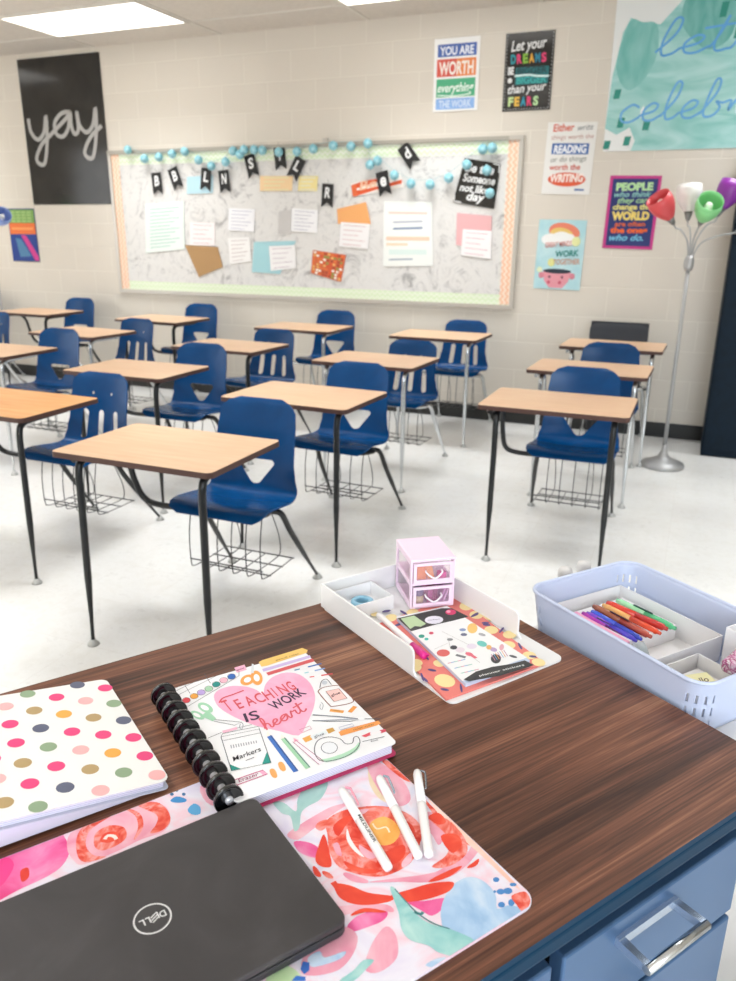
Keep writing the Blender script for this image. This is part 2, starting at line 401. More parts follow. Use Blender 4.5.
def shell_mesh(kind, mat):
    if kind == 'slots': wf = [(0, .19), (.04, .198), (.2, .198), (.30, .192), (.36, .175), (.42, .162), (.5, .160), (.62, .155), (TOT-.03, .148), (TOT, .125)]
    else: wf = [(0, .19), (.04, .198), (.2, .198), (.30, .188), (.36, .176), (.42, .170), (.5, .168), (.62, .160), (TOT-.03, .150), (TOT, .125)]
    if kind == 'board': wf = [(0, .19), (.04, .198), (.3, .19), (.36, .15), (.5, .14), (.55, .19), (TOT-.01, .19), (TOT, .185)]
    def hw(s):
        for i in range(1, len(wf)):
            if wf[i][0] >= s: a, b_ = wf[i-1], wf[i]; t = (s-a[0])/(b_[0]-a[0]); t = t*t*(3-2*t); return a[1]+(b_[1]-a[1])*t
        return wf[-1][1]
    N = 44; ss = [TOT*i/N for i in range(N+1)]
    right = [(hw(s), s) for s in ss]; left = [(-hw(s), s) for s in ss[::-1]]
    outer = right+left
    # round the four corners
    def rc(p):
        x, s = p; r = .035
        for end, sg in ((0, 1), (TOT, -1)):
            d = (s-end)*sg
            if d < r: f = math.sqrt(max(0, 1-((r-d)/r)**2)); x = math.copysign(abs(x)-r*(1-f), x)
        return (x, s)
    outer = [rc(p) for p in outer]
    holes = []
    if kind == 'V':
        a, b_ = s_of_z(.548), s_of_z(.452)
        h_ = [(-.078, a-.006), (-.066, a), (.066, a), (.078, a-.006), (.078, a-.016), (.022, b_+.008), (.010, b_), (-.010, b_), (-.022, b_+.008), (-.078, a-.016)]
        holes.append(h_)
    if kind == 'slots':
        a, b_ = s_of_z(.58), s_of_z(.455)
        for cx, lean in ((-.085, -.008), (0, 0), (.085, .008)):
            q = []
            for k in range(9): an = PI*k/8; q.append((cx+.0155*math.cos(an), a+.0155*math.sin(an)))
            for k in range(9): an = PI+PI*k/8; q.append((cx+lean+.0155*math.cos(an), b_+.0155*math.sin(an)))
            holes.append(q)
        for cx in (-.052, .052): holes.append([(cx+.008*math.cos(2*PI*k/10), s_of_z(.678)+.008*math.sin(2*PI*k/10)) for k in range(10)])
    vs = list(outer); ed = [(i, (i+1) % len(outer)) for i in range(len(outer))]
    for h_ in holes:
        b0 = len(vs); vs += h_; ed += [(b0+i, b0+(i+1) % len(h_)) for i in range(len(h_))]
    for i in range(1, 40):
        for j in range(-9, 10):
            p = (j*.02+(.01 if i % 2 else 0), TOT*i/40)
            if abs(p[0]) < hw(p[1])-.012 and pip(p, outer) and not any(pip(p, h_) for h_ in holes): vs.append(p)
    V, E_, F2, *_ = delaunay_2d_cdt([Vector(p) for p in vs], ed, [], 0, 1e-6)
    fs = []
    for f in F2:
        c_ = (sum(V[i].x for i in f)/len(f), sum(V[i].y for i in f)/len(f))
        if pip(c_, outer) and not any(pip(c_, h_) for h_ in holes): fs.append(tuple(f))
    out = []
    for v in V:
        p, n = prof_at(v.y); k = min(1, abs(v.x)/.18); p = p.copy()
        if p.z > .43: p.z = .43+(p.z-.43)*(.885 if kind == 'slots' else .955)
        amp = .012 if v.y < .30 else .012+.018*min(1, (v.y-.30)/.1)
        if kind == 'board': amp *= .3
        out.append(Vector((v.x+SX, p.y, p.z))+n*amp*k*k*(1 if v.y > .3 else .8))
    bm = bmesh.new(); bv = [bm.verts.new(v) for v in out]
    for f in fs: bm.faces.new([bv[i] for i in f]).smooth = True
    bmesh.ops.recalc_face_normals(bm, faces=bm.faces)
    for v in [v for v in bm.verts if not v.link_faces]: bm.verts.remove(v)
    bmesh.ops.solidify(bm, geom=bm.faces[:], thickness=.006)
    for f in bm.faces: f.smooth = True
    me = bpy.data.meshes.new('seat_shell'); bm.to_mesh(me); bm.free(); me.materials.append(mat)
    me.set_sharp_from_angle(angle=math.radians(50)); return me
CACHE = {}
def cached(key, fn):
    if key not in CACHE: CACHE[key] = fn()
    return CACHE[key]
def top_mesh(m):
    mb = MB(); mb.prism(rrect(-.303, .303, 0, .43, .022), .672, .687, EDGE); mb.prism(rrect(-.302, .302, .001, .429, .022), .687, .6905, EDGE, m); return mb.mesh('desktop')
def front_leg(sx, m):
    p = smooth_path([(sx*.225+.01, .30, .662), (sx*.235+.01, .12, .662), (sx*.236+.01, .060, .655), (sx*.236+.01, .038, .62), (sx*.236+.01, .034, .5), (sx*.238+.01, .026, .2), (sx*.240+.01, .020, .015)], 5)
    rs = [(.0125 if q.z > .25 else .0125-.006*min(1, (.25-q.z)/.16)) for q in p]; return MB().tube(p, rs, m, 12).mesh('leg')
def rear_leg(sx, m):
    p = smooth_path([(sx*.10+SX, .50, .392), (sx*.150+SX, .52, .39), (sx*.170+SX, .55, .37), (sx*.182+SX*.8, .61, .28), (sx*.195+SX*.5, .73, .13), (sx*.205+.012, .825, .015)], 5)
    rs = [(.0115 if q.z > .2 else .0115-.005*min(1, (.2-q.z)/.12)) for q in p]; return MB().tube(p, rs, m, 12).mesh('leg')
def glide_mesh(x, y):
    return MB().lathe([(0, .022), (.010, .021), (.012, .014), (.019, .008), (.021, .001), (0, .0)], GLIDE, 16, Matrix.Translation((x, y, 0))).mesh('foot_glide')
def arm_mesh(m):
    p = smooth_path([(-.255, .05, .655), (-.262, .16, .655), (-.264, .25, .650), (-.264, .315, .60), (-.262, .345, .50), (-.252, .375, .425), (-.20, .39, .400), (-.08, .40, .398), (.14, .41, .396), (.19, .44, .394), (.18, .51, .391), (-.10, .52, .391), (-.11, .45, .393)], 6)
    return MB().tube(p, .0115, m, 12).box(-.26, .24, .10, .13, .655, .672, m).box(-.26, .24, .30, .33, .655, .672, m).mesh('support_arm')
def basket_mesh():
    mb = MB()
    for k in range(6):
        x = -.155+SX+.060*k
        p = smooth_path([(x, .42, .40), (x, .40, .30), (x, .40, .19), (x, .42, .165), (x, .5, .16), (x, .62, .16), (x, .65, .175), (x, .64, .25), (x, .57, .395)] if k in (1, 4) else [(x, .42, .40), (x, .40, .30), (x, .40, .19), (x, .42, .165), (x, .5, .16), (x, .64, .16)], 4)
        mb.tube(p, .0022, WIRE, 6)
    for y_, z_ in ((.402, .20), (.46, .160), (.55, .16), (.64, .16)): mb.tube([(-.16+SX, y_, z_), (.150+SX, y_, z_)], .0026, WIRE, 6)
    return mb.mesh('book_basket')
def student_desk(cx, fy, shell='V', frame='black', top='maple', rz=0, label='', dx=0):
    t = thing('student_desk', (cx, fy, 0), rz, label, 'student desk', 'student desks with attached chairs')
    fm = BLACKM if frame == 'black' else CHROME
    link('desktop', cached(('top', top), lambda: top_mesh(MAPLE if top == 'maple' else OAK)), t)
    for sx in (-1, 1):
        l = link('leg', cached(('fl', sx, frame), lambda: front_leg(sx, fm)), t); link('foot_glide', cached(('fg', sx), lambda: glide_mesh(sx*.240+.01, .020)), l)
        l = link('leg', cached(('rl', sx, frame), lambda: rear_leg(sx, fm)), t); link('foot_glide', cached(('rg', sx), lambda: glide_mesh(sx*.205+.012, .825)), l); l.location.x = dx*.5
    link('support_arm', cached(('arm', frame), lambda: arm_mesh(fm)), t)
    o = link('seat_shell', cached(('shell', shell), lambda: shell_mesh(shell, DARKSHELL if shell == 'board' else BLUE)), t)
    o.location.x = dx
    if shell == 'board': o['label'] = 'dark flat-topped chair shell'
    if shell == 'board': bevel(MB().box(-.19+SX, .19+SX, .712, .722, .65, .778, DARKSHELL).build('back_panel', t), .004)['label'] = 'flat black back panel'
    link('book_basket', cached('basket', basket_mesh), t).location.x = dx
    if shell == 'board':
        for c_ in t.children:
            if c_.name.startswith('back_panel'): c_.location.x = dx
    return t
DESKS = [
 (-1.558, 1.820, 'V', 'black', 'maple', 0, 'nearest student desk, light maple top, blue chair with triangle opening, partly behind the brown desk'),
 (-1.552, 2.775, 'V', 'black', 'maple', -2.5, 'second student desk of its column, black legs, directly behind the nearest one'),
 (-1.650, 3.835, 'slots', 'chrome', 'maple', -2.5, 'chrome-legged student desk with slotted blue chair, third back from the nearest desk'),
 (-1.605, 4.905, 'slots', 'chrome', 'maple', -1, 'chrome-legged student desk with slotted chair below the right end of the bulletin board'),
 (-.500, 3.093, 'V', 'black', 'maple', 0, 'front student desk of the right-hand column, black legs, empty wire basket in view'),
 (-.500, 4.06, 'V', 'chrome', 'maple', -1, 'middle student desk of the right-hand column, chrome legs, blue chair'),
 (-.475, 4.905, 'board', 'chrome', 'maple', -1, 'rearmost student desk of the right-hand column, with a black flat chair back behind it'),
 (-2.635, 3.015, 'V', 'black', 'maple', 0, 'black-legged student desk with maple top, blue triangle-hole chair, directly behind the slotted-chair orange desk'),
 (-2.690, 3.97, 'slots', 'black', 'maple', -3, 'black-legged student desk with slotted chair under the middle of the bulletin board'),
 (-2.645, 4.905, 'V', 'chrome', 'maple', -1, 'chrome-legged student desk against the wall below the middle of the bulletin board'),
 (-2.590, 2.12, 'slots', 'black', 'orange', 0, 'orange-topped student desk with slotted blue chair, cut by the left edge of the photo'),
 (-3.83, 3.20, 'V', 'chrome', 'maple', 0, 'chrome-legged student desk at the left edge, behind the orange-topped one'),
 (-3.98, 4.10, 'slots', 'chrome', 'maple', -4, 'student desk with slotted chair, in front of the left end of the bulletin board'),
 (-3.90, 4.905, 'V', 'black', 'maple', -3, 'black-legged student desk by the wall under the left third of the bulletin board'),
 (-5.16, 4.905, 'V', 'black', 'maple', -1, 'student desk by the wall at far left, below and beside the black poster'),
 (-5.2, 4.00, 'slots', 'chrome', 'maple', 0, 'left edge student desk, slotted blue chair, in front of the far left wall desk'),
 (-6.28, 4.905, 'V', 'chrome', 'maple', 0, 'farthest left student desk, only its blue chair back showing at the photo edge'),
]
for d in DESKS:
    t = student_desk(d[0], d[1], d[2], d[3], d[4], math.radians(d[5]), d[6], {0: .035, 7: .055, 10: .065, 11: .05, 12: .05, 6: -.07}.get(DESKS.index(d), 0))
    if d[1] > 4.8: t.scale = (1, 1, 1.03)      # the wall row is set one notch higher

# ================================================================== WALL DECOR
RX = (PI/2, 0, 0)
def wall_sheet(name, cx, cz, w_, h_, base, label, cat, art=None, off=.004, th=.001, rot=0, group=None, frac=True, dz=.0004):
    mb = MB(); mb.box(-w_/2, w_/2, -h_/2, h_/2, 0, th, base)
    if art:
        fn = (lambda u, v: ((u-.5)*w_, (.5-v)*h_)) if frac else None
        if name == 'poster': dz = .0009
        art(Art(mb, th, fn, dz))
    o = mb.build(name, None, False); o.location = (cx, WALL-off, cz); o.rotation_euler = (PI/2, -rot, 0)
    return tag(o, label, cat, group)
BLKP = wash('black_poster_print', [(.3, '242321'), (.7, '302e2c')], scale=4, rough=.13)
def art_yay(a): a.script('yay', (.06, .55), (.97, .50), .18, .034, 'b4b2af', 1, .05)
yay = wall_sheet('poster', -5.255, 2.165, .89, 1.17, BLKP, "large black poster with the white handwritten word yay", 'poster', art_yay)
def art_small(a):
    a.rect(.02, .02, .98, .27, '7da558', 1); a.rect(.02, .27, .98, .48, 'e8743a', 1); a.rect(.02, .48, .98, .98, '24408c', 1)
    for i in range(4):
        for j in range(4): a.rect(.12+.2*i, .05+.055*j, .28+.2*i, .085+.055*j, 'a3c47f', 2)
    a.rect(.1, .35, .9, .40, 'f39c5c', 2); a.poly([(.42, .5), (.6, .5), (.98, .9), (.98, .98), (.85, .98)], 'cf3f8e', 2)
    a.poly([(.2, .55), (.42, .58), (.72, .9), (.3, .92)], '4f7fa6', 2)
wall_sheet('poster', -5.87, 1.315, .325, .465, ink('26407e'), 'small green, orange and blue poster low at the far left', 'poster', art_small)
def art_worth(a):
    a.rect(.08, .08, .93, .25, '4a68b0', 1); a.rect(.07, .28, .93, .52, 'd9584a', 1); a.rect(.5, .28, .93, .52, 'e9884c', 1.5)
    a.rect(.07, .55, .93, .80, '4fae82', 1); a.rect(.07, .82, .93, .97, '8db4e8', 1)
    a.text('YOU ARE', (.13, .225), (.87, .225), .052, 'eef2fb', 3, 0, .03); a.text('WORTH', (.12, .49), (.88, .49), .080, 'f8eee6', 3, 0, .03)
    a.text('everything', (.1, .73), (.9, .73), .055, 'eefaf2', 3, .3, .02); a.text('THE WORK', (.14, .945), (.86, .945), .045, 'dbe8fb', 3, 0, .02)
    a.stroke([(.1, .77), (.5, .79), (.85, .765)], .008, 'dff5e8', 3)
wall_sheet('poster', -1.762, 2.402, .325, .455, ink('f4f3f2'), 'white poster with blue, red, green and pale blue word bands reading WORTH', 'poster', art_worth)
def art_dreams(a):
    a.text('Let your', (.12, .23), (.85, .2), .062, 'e6e6e6', 1, .25, .02)
    for i, (ch, c_) in enumerate(zip('DREAMS', ('21909c', 'dc3f72', '85b83d', 'e2a93c', '21809c', 'dc3f72'))):
        a.text(ch, (.13+.125*i, .385), (.235+.125*i, .38), .055, c_, 1, 0, .05)
    a.text('BE', (.08, .52), (.20, .52), .045, 'ececec', 1, 0, .05); a.rect(.24, .44, .92, .66, '1b6f74', 1)
    a.text('BIGGER', (.27, .525), (.89, .525), .038, '0d4247', 2, 0, .03); a.text('BIGGER', (.27, .645), (.89, .645), .042, '3fb0ac', 2, 0, .03); a.stroke([(.22, .545), (.5, .54), (.7, .56), (.93, .57)], .012, 'd5eeee', 3)
    a.ell(.13, .60, .05, .035, 'e6e6e6', 1); a.text('than your', (.1, .77), (.9, .74), .05, 'e6e6e6', 1, .3, .02)
    for i, (ch, c_) in enumerate(zip('FEARS', ('c5dc9a', 'e2b64c', '2092ac', 'dc3f72', 'b5d8a0'))):
        a.text(ch, (.12+.13*i, .93), (.23+.13*i, .93), .055, c_, 1, 0, .05)
    for sgn in (0, 1):
        for k in range(22): a.ell(.03 if sgn == 0 else .97, .03+k*.0445, .012, .01, 'b9b9b9', 1, 0, 8)
    for k in range(16): a.ell(.06+k*.058, .975, .012, .01, 'b9b9b9', 1, 0, 8)
wall_sheet('poster', -1.262, 2.39, .325, .47, BLKP, 'black poster with multicoloured word DREAMS, right of the white WORTH poster', 'poster', art_dreams)
def art_read(a):
    a.text('Either', (.12, .13), (.55, .115), .045, 'd2543a', 1, .1, .02); a.text('write', (.62, .12), (.93, .10), .035, '6d7478', 1, .3, 0)
    a.text('things worth the', (.1, .24), (.95, .22), .028, 'b88a80', 1, .1); a.rect(.13, .29, .88, .44, '2e62a8', 1)
    a.text('READING', (.17, .425), (.84, .415), .05, 'f2f4f8', 2, .1, .04); a.text('or do things', (.13, .55), (.86, .53), .032, '6f7468', 1, .2)
    a.text('worth the', (.12, .66), (.75, .65), .035, 'cc5744', 1, .1, .02); a.ell(.5, .79, .39, .10, 'dd5a35', 1)
    a.text('WRITING', (.16, .83), (.84, .815), .05, 'fbeee6', 2, .1, .04); a.rect(.68, .92, .88, .945, '3c6aa6', 1)
wall_sheet('poster', -.948, 1.848, .325, .45, PAPER, 'white poster with READING in a blue box and WRITING in an orange oval', 'poster', art_read, rot=-.03)
def art_minds(a):
    a.ell(.55, .17, .33, .13, 'e9856a', 1, 5); a.ell(.5, .2, .24, .09, 'e8c673', 2, 5)
    for cx, cy_, rx in ((.28, .28, .2), (.5, .25, .2), (.68, .28, .12)): a.ell(cx, cy_, rx, .085, 'f2f3f1', 3)
    a.ell(.82, .3, .09, .07, 'e4e7a8', 3); a.text('GREAT MINDS', (.18, .40), (.74, .36), .033, 'd58a84', 4, .1, .02)
    a.text('WORK', (.42, .53), (.9, .5), .04, '3c8c84', 4, .1, .03); a.text('TOGETHER', (.38, .64), (.94, .62), .036, 'cf9a82', 4, .1, .02)
    a.ell(.34, .61, .08, .06, 'e4e49a', 1); a.ell(.10, .72, .06, .04, 'e3ecc4', 1)
    a.poly([(.18, .74), (.78, .74), (.74, .88), (.62, .98), (.34, .98), (.22, .88)], 'e59aa6', 1); a.ell(.48, .735, .3, .035, '25303f', 2)
    for x_ in (.15, .81): a.ell(x_, .80, .06, .045, 'd98896', 1)
    for x_ in (.33, .6): a.ell(x_, .82, .03, .02, '8a5566', 3)
    for x_ in (.32, .56): a.ell(x_, .9, .035, .025, 'cf5c72', 3)
wall_sheet('poster', -.957, 1.226, .325, .465, wash('pale_blue_poster', [(.3, 'a9d4dc'), (.7, 'c5e4e8')], scale=8), 'pale blue poster with a pink smiling pot at its foot, below the READING poster', 'poster', art_minds, rot=-.02)
def art_people(a):
    a.rect(.06, .04, .94, .96, '23306f', 1)
    for s_, v0, c_, h_, sh, bo, x0, x1 in (('PEOPLE', .20, 'b9e0a8', .048, 0, .06, .14, .86), ('who think', .29, '8fc8c4', .034, .35, .02, .12, .84), ('they can', .37, 'a8d8a4', .034, .35, .02, .2, .8),
        ('change the', .46, 'e8e08a', .034, 0, .04, .12, .88), ('WORLD', .60, 'f0d878', .052, 0, .06, .12, .86), ('are often', .69, 'd8663a', .03, 0, .03, .2, .8), ('the ones', .78, 'e8642c', .036, 0, .06, .12, .86), ('who do.', .89, '6fb8d8', .04, .35, .03, .12, .8)):
        a.text(s_, (x0, v0), (x1, v0-.01), h_, c_, 2, sh, bo)
wall_sheet('poster', -.507, 1.504, .325, .46, ink('c93a8a'), 'purple poster with magenta border reading PEOPLE and WORLD, beside the floor lamp', 'poster', art_people, rot=-.02)
TEALW = wash('teal_watercolour', [(.2, '6fbcb4'), (.42, '96cec9'), (.6, 'aedad7'), (.8, 'c8e6e3')], scale=2.2, detail=5, dist=1.5, stretch=(1, 3, 1), rough=.4)
TEALD = wash('deep_teal_watercolour', [(.3, '56a79f'), (.7, '84c2bc')], scale=5, stretch=(3, 1, 1), rough=.4)
def art_cel(a):
    # metres, origin at sheet centre (x right, y up); sheet 1.75 x .89
    a.poly([(-.875, -.30), (-.86, .0), (-.82, .25), (-.78, .33), (-.72, .30), (-.60, .28), (-.45, .44), (.875, .44), (.875, -.44), (-.70, -.44), (-.68, -.38), (-.72, -.30), (-.80, -.34)], TEALW, 1)
    a.poly([(-.84, .05), (-.81, .24), (-.77, .32), (-.71, .30), (-.62, .28), (-.60, .12), (-.66, -.02), (-.76, -.08)], wash('mid_teal_watercolour', [(.3, '6db8b0'), (.7, '90cac5')], scale=5, stretch=(3, 1, 1), rough=.4), 2, 4); a.poly([(-.48, .30), (-.44, .44), (-.20, .44), (-.18, .2), (-.3, .12), (-.42, .2)], TEALD, 2, 4)
    for x_, y_, h_ in ((-.245, .33, .08), (-.15, .20, .06), (-.03, .10, .09), (-.82, -.10, .055), (-.78, -.27, .06), (-.62, -.29, .06), (-.73, -.38, .055), (-.855, -.40, .05), (.0, .38, .07), (.3, .3, .08), (.55, -.1, .07)):
        a.poly([(x_-.022, y_-h_/2), (x_+.016, y_-h_/2), (x_+.026, y_+h_/2), (x_-.014, y_+h_/2)], '2f9080', 3)
    for x_ in (-.66, -.10): a.poly([(x_, -.25), (x_+.02, -.22), (x_+.015, -.17), (x_-.005, -.20)], 'eef3f1', 3)
    a.script("let's", (-.62, .10), (.05, .12), .095, .013, '62a8e0', 4, .12)
    a.script('celebrate', (-.80, -.27), (.42, -.24), .10, .013, '6cb0e4', 4, .12)
wall_sheet('poster', .145, 2.325, 1.75, .88, ink('eceeed', .4), "large teal watercolour poster with blue script words let's celebrate", 'poster', art_cel, frac=False)

# ---- bulletin board
DOOD = bpy.data.materials.new('doodle_paper'); DOOD.use_nodes = True
nt = DOOD.node_tree; b = nt.nodes['Principled BSDF']; mp = coords(nt)
n1 = nd(nt, 'ShaderNodeTexNoise', Scale=6, Detail=9, Roughness=.75, Distortion=1.6); r = ramp(nt, [(.34, 'a3a1a0'), (.42, 'cfcdcb'), (.50, 'e2e0dd'), (.60, 'dddbd8'), (.68, 'c9c7c5')])
nt.links.new(mp.outputs[0], n1.inputs['Vector']); nt.links.new(n1.outputs[0], r.inputs[0]); nt.links.new(r.outputs[0], b.inputs['Base Color']); b.inputs['Roughness'].default_value = .8
def chevron(name, c1, c2, vert):
    m, nt, b = nodes(name); t = nt.nodes.new('ShaderNodeTexCoord'); sp = nt.nodes.new('ShaderNodeSeparateXYZ'); nt.links.new(t.outputs['Object'], sp.inputs[0])
    a, c_ = (0, 2) if vert else (2, 0)
    pp = nd(nt, 'ShaderNodeMath', operation='PINGPONG'); pp.inputs[1].default_value = .022; nt.links.new(sp.outputs[a], pp.inputs[0])
    ad = nd(nt, 'ShaderNodeMath', operation='ADD'); nt.links.new(pp.outputs[0], ad.inputs[0]); nt.links.new(sp.outputs[c_], ad.inputs[1])
    md = nd(nt, 'ShaderNodeMath', operation='PINGPONG'); md.inputs[1].default_value = .018; nt.links.new(ad.outputs[0], md.inputs[0])
    gt = nd(nt, 'ShaderNodeMath', operation='GREATER_THAN'); gt.inputs[1].default_value = .009; nt.links.new(md.outputs[0], gt.inputs[0])
    mx = nd(nt, 'ShaderNodeMix', data_type='RGBA'); mx.inputs[6].default_value = lin(c1); mx.inputs[7].default_value = lin(c2)
    nt.links.new(gt.outputs[0], mx.inputs[0]); nt.links.new(mx.outputs[2], b.inputs['Base Color']); b.inputs['Roughness'].default_value = .7; return m
BX0, BX1, BZ0, BZ1 = -4.800, -1.258, .843, 2.003
t = thing('bulletin_board', ((BX0+BX1)/2, WALL, BZ0), 0, 'wide bulletin board covered in white doodle paper with green and peach borders', 'bulletin board')
hw_, hh = (BX1-BX0)/2, BZ1-BZ0
RAIL = ink('c9c4bc', .35, metal=.4)
MB().box(-hw_+.02, hw_-.02, -.012, 0, .02, hh-.02, DOOD).build('backing_paper', t)
fr = MB()
for q in ((-hw_, -hw_+.028, 0, hh), (hw_-.028, hw_, 0, hh), (-hw_+.028, hw_-.028, 0, .028), (-hw_+.028, hw_-.028, hh-.028, hh)): fr.box(q[0], q[1], -.028, 0, q[2], q[3], RAIL)
fr.box(-hw_, hw_-.10, -.034, -.028, hh-.024, hh-.004, ink('aaa498', .4)); fr.build('frame', t)
o = MB().box(-hw_+.028, hw_-.028, -.014, -.012, hh-.115, hh-.03, chevron('green_chevron', 'dcebc8', 'eef3e4', True)).build('top_border', t)
MB().box(-hw_+.028, hw_-.028, -.014, -.012, .028, .10, chevron('green_chevron_low', 'dcebc8', 'e9f1dc', True)).build('bottom_border', t)
for sx in (-1, 1):
    a, b_ = sorted((sx*(hw_-.028), sx*(hw_-.105))); MB().box(a, b_, -.0155, -.014, .03, hh-.03, chevron('peach_chevron', 'f3c3a0', 'f7e0cf', False)).build('side_border', t)
hk = MB().box(-.02, .02, -.03, -.005, 0, .03, RAIL); o = hk.build('map_hook', t); o.location = (.27, 0, hh)

YB = WALL-.017
def wp(px, py): p = ony(px, py, YB); return (p.x, p.z)
def sheet(name, quad, mat, label, cat, art=None, lift=0., th=.0015):
    """a sheet pinned to the board; quad = photo corners tl,tr,br,bl"""
    P = [wp(*q) for q in quad]; cx = sum(p[0] for p in P)/len(P); cz = sum(p[1] for p in P)/len(P)
    L = [(p[0]-cx, p[1]-cz) for p in P][::-1]; mb = MB(); mb.prism(L, 0, th, mat)
    if art:
        Q = L[::-1]
        def fn(u, v):
            a = Vector(Q[0])*(1-u)+Vector(Q[1])*u; b_ = Vector(Q[3])*(1-u)+Vector(Q[2])*u; c_ = a*(1-v)+b_*v; return (c_.x, c_.y)
        art(Art(mb, th, fn, .0004))
    o = mb.build(name, None, False); o.location = (cx, YB-lift, cz); o.rotation_euler = RX; return tag(o, label, cat)
def lines(col, n=8, wd=.004, m0=.12, m1=.88):
    def f(a):
        for i in range(n):
            v = .12+.78*i/(n-1); a.stroke([(m0, v), (m1-.12*(i % 3), v)], wd, col, 1, 0)
    return f
sheet('mint_sheet', [(145, 204), (184, 201), (185, 249), (146, 253)], ink('e6efe9'), 'tall pale mint lined sheet at the left of the bulletin board', 'paper', lines('9cc8bd', 12, .006))
sheet('note_paper', [(190, 222), (215, 223), (215, 246), (190, 245)], ink('f3eaea'), 'small pinkish note just above the brown kraft envelope', 'paper', lines('c9a9a9', 5))
sheet('kraft_envelope', [(185, 245), (218, 247), (223, 267), (199, 277)], ink('b08a5c'), 'brown kraft envelope hanging tilted on the bulletin board', 'envelope', lift=.002)
sheet('note_paper', [(229, 208), (255, 209), (254, 232), (228, 230)], ink('f1f1f4'), 'white note with thin lines, upper one left of the middle of the board', 'paper', lines('a9a9c0', 6))
sheet('note_paper', [(228, 238), (250, 237), (251, 261), (230, 264)], ink('f3f1ef'), 'white note between the kraft envelope and the teal envelope', 'paper', lines('b9a8a8', 6))
sheet('teal_envelope', [(254, 242), (296, 241), (280, 274), (252, 272)], ink('a5d3da'), 'pale teal envelope low on the board behind a white note', 'envelope')
sheet('note_paper', [(269, 246), (295, 245), (296, 268), (271, 271)], ink('f2f0f0'), 'white note pinned on top of the pale teal envelope', 'paper', lines('b9a9b5', 5), .003)
sheet('grey_card', [(279, 211), (291, 210), (291, 234), (278, 234)], ink('c9c6c4'), 'narrow grey card beside the white note in the middle of the board', 'card')
sheet('note_paper', [(292, 208), (318, 210), (317, 233), (291, 231)], ink('f1f1f3'), 'white note right of the narrow grey card', 'paper', lines('a9a9bb', 6))
def art_pat(a):
    for i in range(9):
        for j in range(8): a.ell(.08+.105*i+random.uniform(-.02, .02), .08+.12*j, .05, .05, random.choice(['e8b46a', 'f2efe2', 'a8442e', '8a9a4a', 'e2743c', 'd9542e']), 1, 0, 7)
sheet('patterned_card', [(313, 250), (346, 255), (341, 282), (311, 273)], ink('cf6238'), 'orange patterned card tilted low near the middle of the board', 'card', art_pat)
sheet('blue_note', [(187, 177), (213, 175), (213, 193), (187, 194)], ink('b9dbe6'), 'pale blue note behind the left pennants', 'paper')
sheet('label_strip', [(260, 176), (293, 176), (292, 191), (260, 191)], ink('f0cfa0'), 'pale orange label strip under the S and L pennants', 'label', lines('e8dcae', 4, .01))
sheet('label_strip', [(299, 176), (318, 176), (317, 191), (298, 191)], ink('efdf9c'), 'short pale yellow label strip left of the R pennant', 'label', lines('e8e4c8', 4, .01))
sheet('orange_envelope', [(337, 209), (366, 202), (371, 224), (338, 224)], ink('efab6a'), 'orange envelope flap above a white note at mid board', 'envelope')
sheet('note_paper', [(341, 222), (370, 224), (368, 249), (339, 246)], ink('f1eeee'), 'white note hanging below the orange envelope', 'paper', lines('d0a9a9', 5), .002)
def art_big(a):
    a.rect(.1, .16, .9, .19, 'f0cfc2', 1); a.stroke([(.2, .32), (.8, .30)], .012, 'b4b8c4', 1, 0); a.stroke([(.2, .42), (.8, .40)], .014, '7f92b0', 1, 0); a.rect(.06, .54, .94, .60, 'f2cdb4', 1); a.rect(.06, .64, .5, .68, 'f4d8bc', 1)
    a.rect(.12, .74, .88, .82, 'dcebe6', 1); a.stroke([(.12, .9), (.6, .89)], .012, 'a9b4c0', 1, 0)
sheet('large_notice', [(384, 201), (432, 202), (433, 266), (383, 266)], ink('eff2ee'), 'large white notice with orange lines, right of the orange envelope', 'paper', art_big)
sheet('pink_envelope', [(457, 213), (492, 216), (491, 250), (456, 245)], ink('e6b2b4'), 'pink envelope on the right part of the board under the black sign', 'envelope')
sheet('note_paper', [(463, 229), (492, 231), (491, 259), (461, 255)], ink('f2efef'), 'white note pinned on top of the pink envelope', 'paper', lines('d3aab4', 5), .002)
def art_br(a):
    a.poly([(0, .1), (.3, 0), (.62, .1), (.6, .28), (.05, .45)], 'e0582c', 1); a.poly([(0, .55), (.4, .62), (1, .5), (.98, .75), (.5, .8), (.03, 1)], 'e0582c', 1); a.rect(0, .1, .1, 1, 'e4693a', 1.5); a.text('Be', (.15, .62), (.5, .6), .06, 'f0c0a0', 2, .2, .02)
sheet('orange_card', [(351, 184), (400, 172), (404, 187), (353, 197)], ink('f5ece4'), 'white card with brushed orange frame behind the e pennant', 'card', art_br)
def art_sign(a):
    a.text('Be the', (.1, .28), (.85, .26), .06, 'ededed', 1, .2, .03); a.text('Someone', (.1, .5), (.92, .48), .055, 'ededed', 1, .15, .03); a.text('not like', (.08, .72), (.8, .70), .05, 'ededed', 1, .15, .03); a.text('day', (.3, .9), (.75, .88), .055, 'ededed', 1, .2, .03)
    for q in ([(.0, .85), (.02, .97), (.2, .98)], [(.8, .02), (.97, .03), (.98, .2)]): a.stroke(q, .008, 'ededed', 1, 0)
sheet('black_sign', [(465, 158), (501, 164), (494, 209), (453, 202)], BLKP, 'black square sign with white handwriting on the right of the board', 'sign', art_sign, .002)
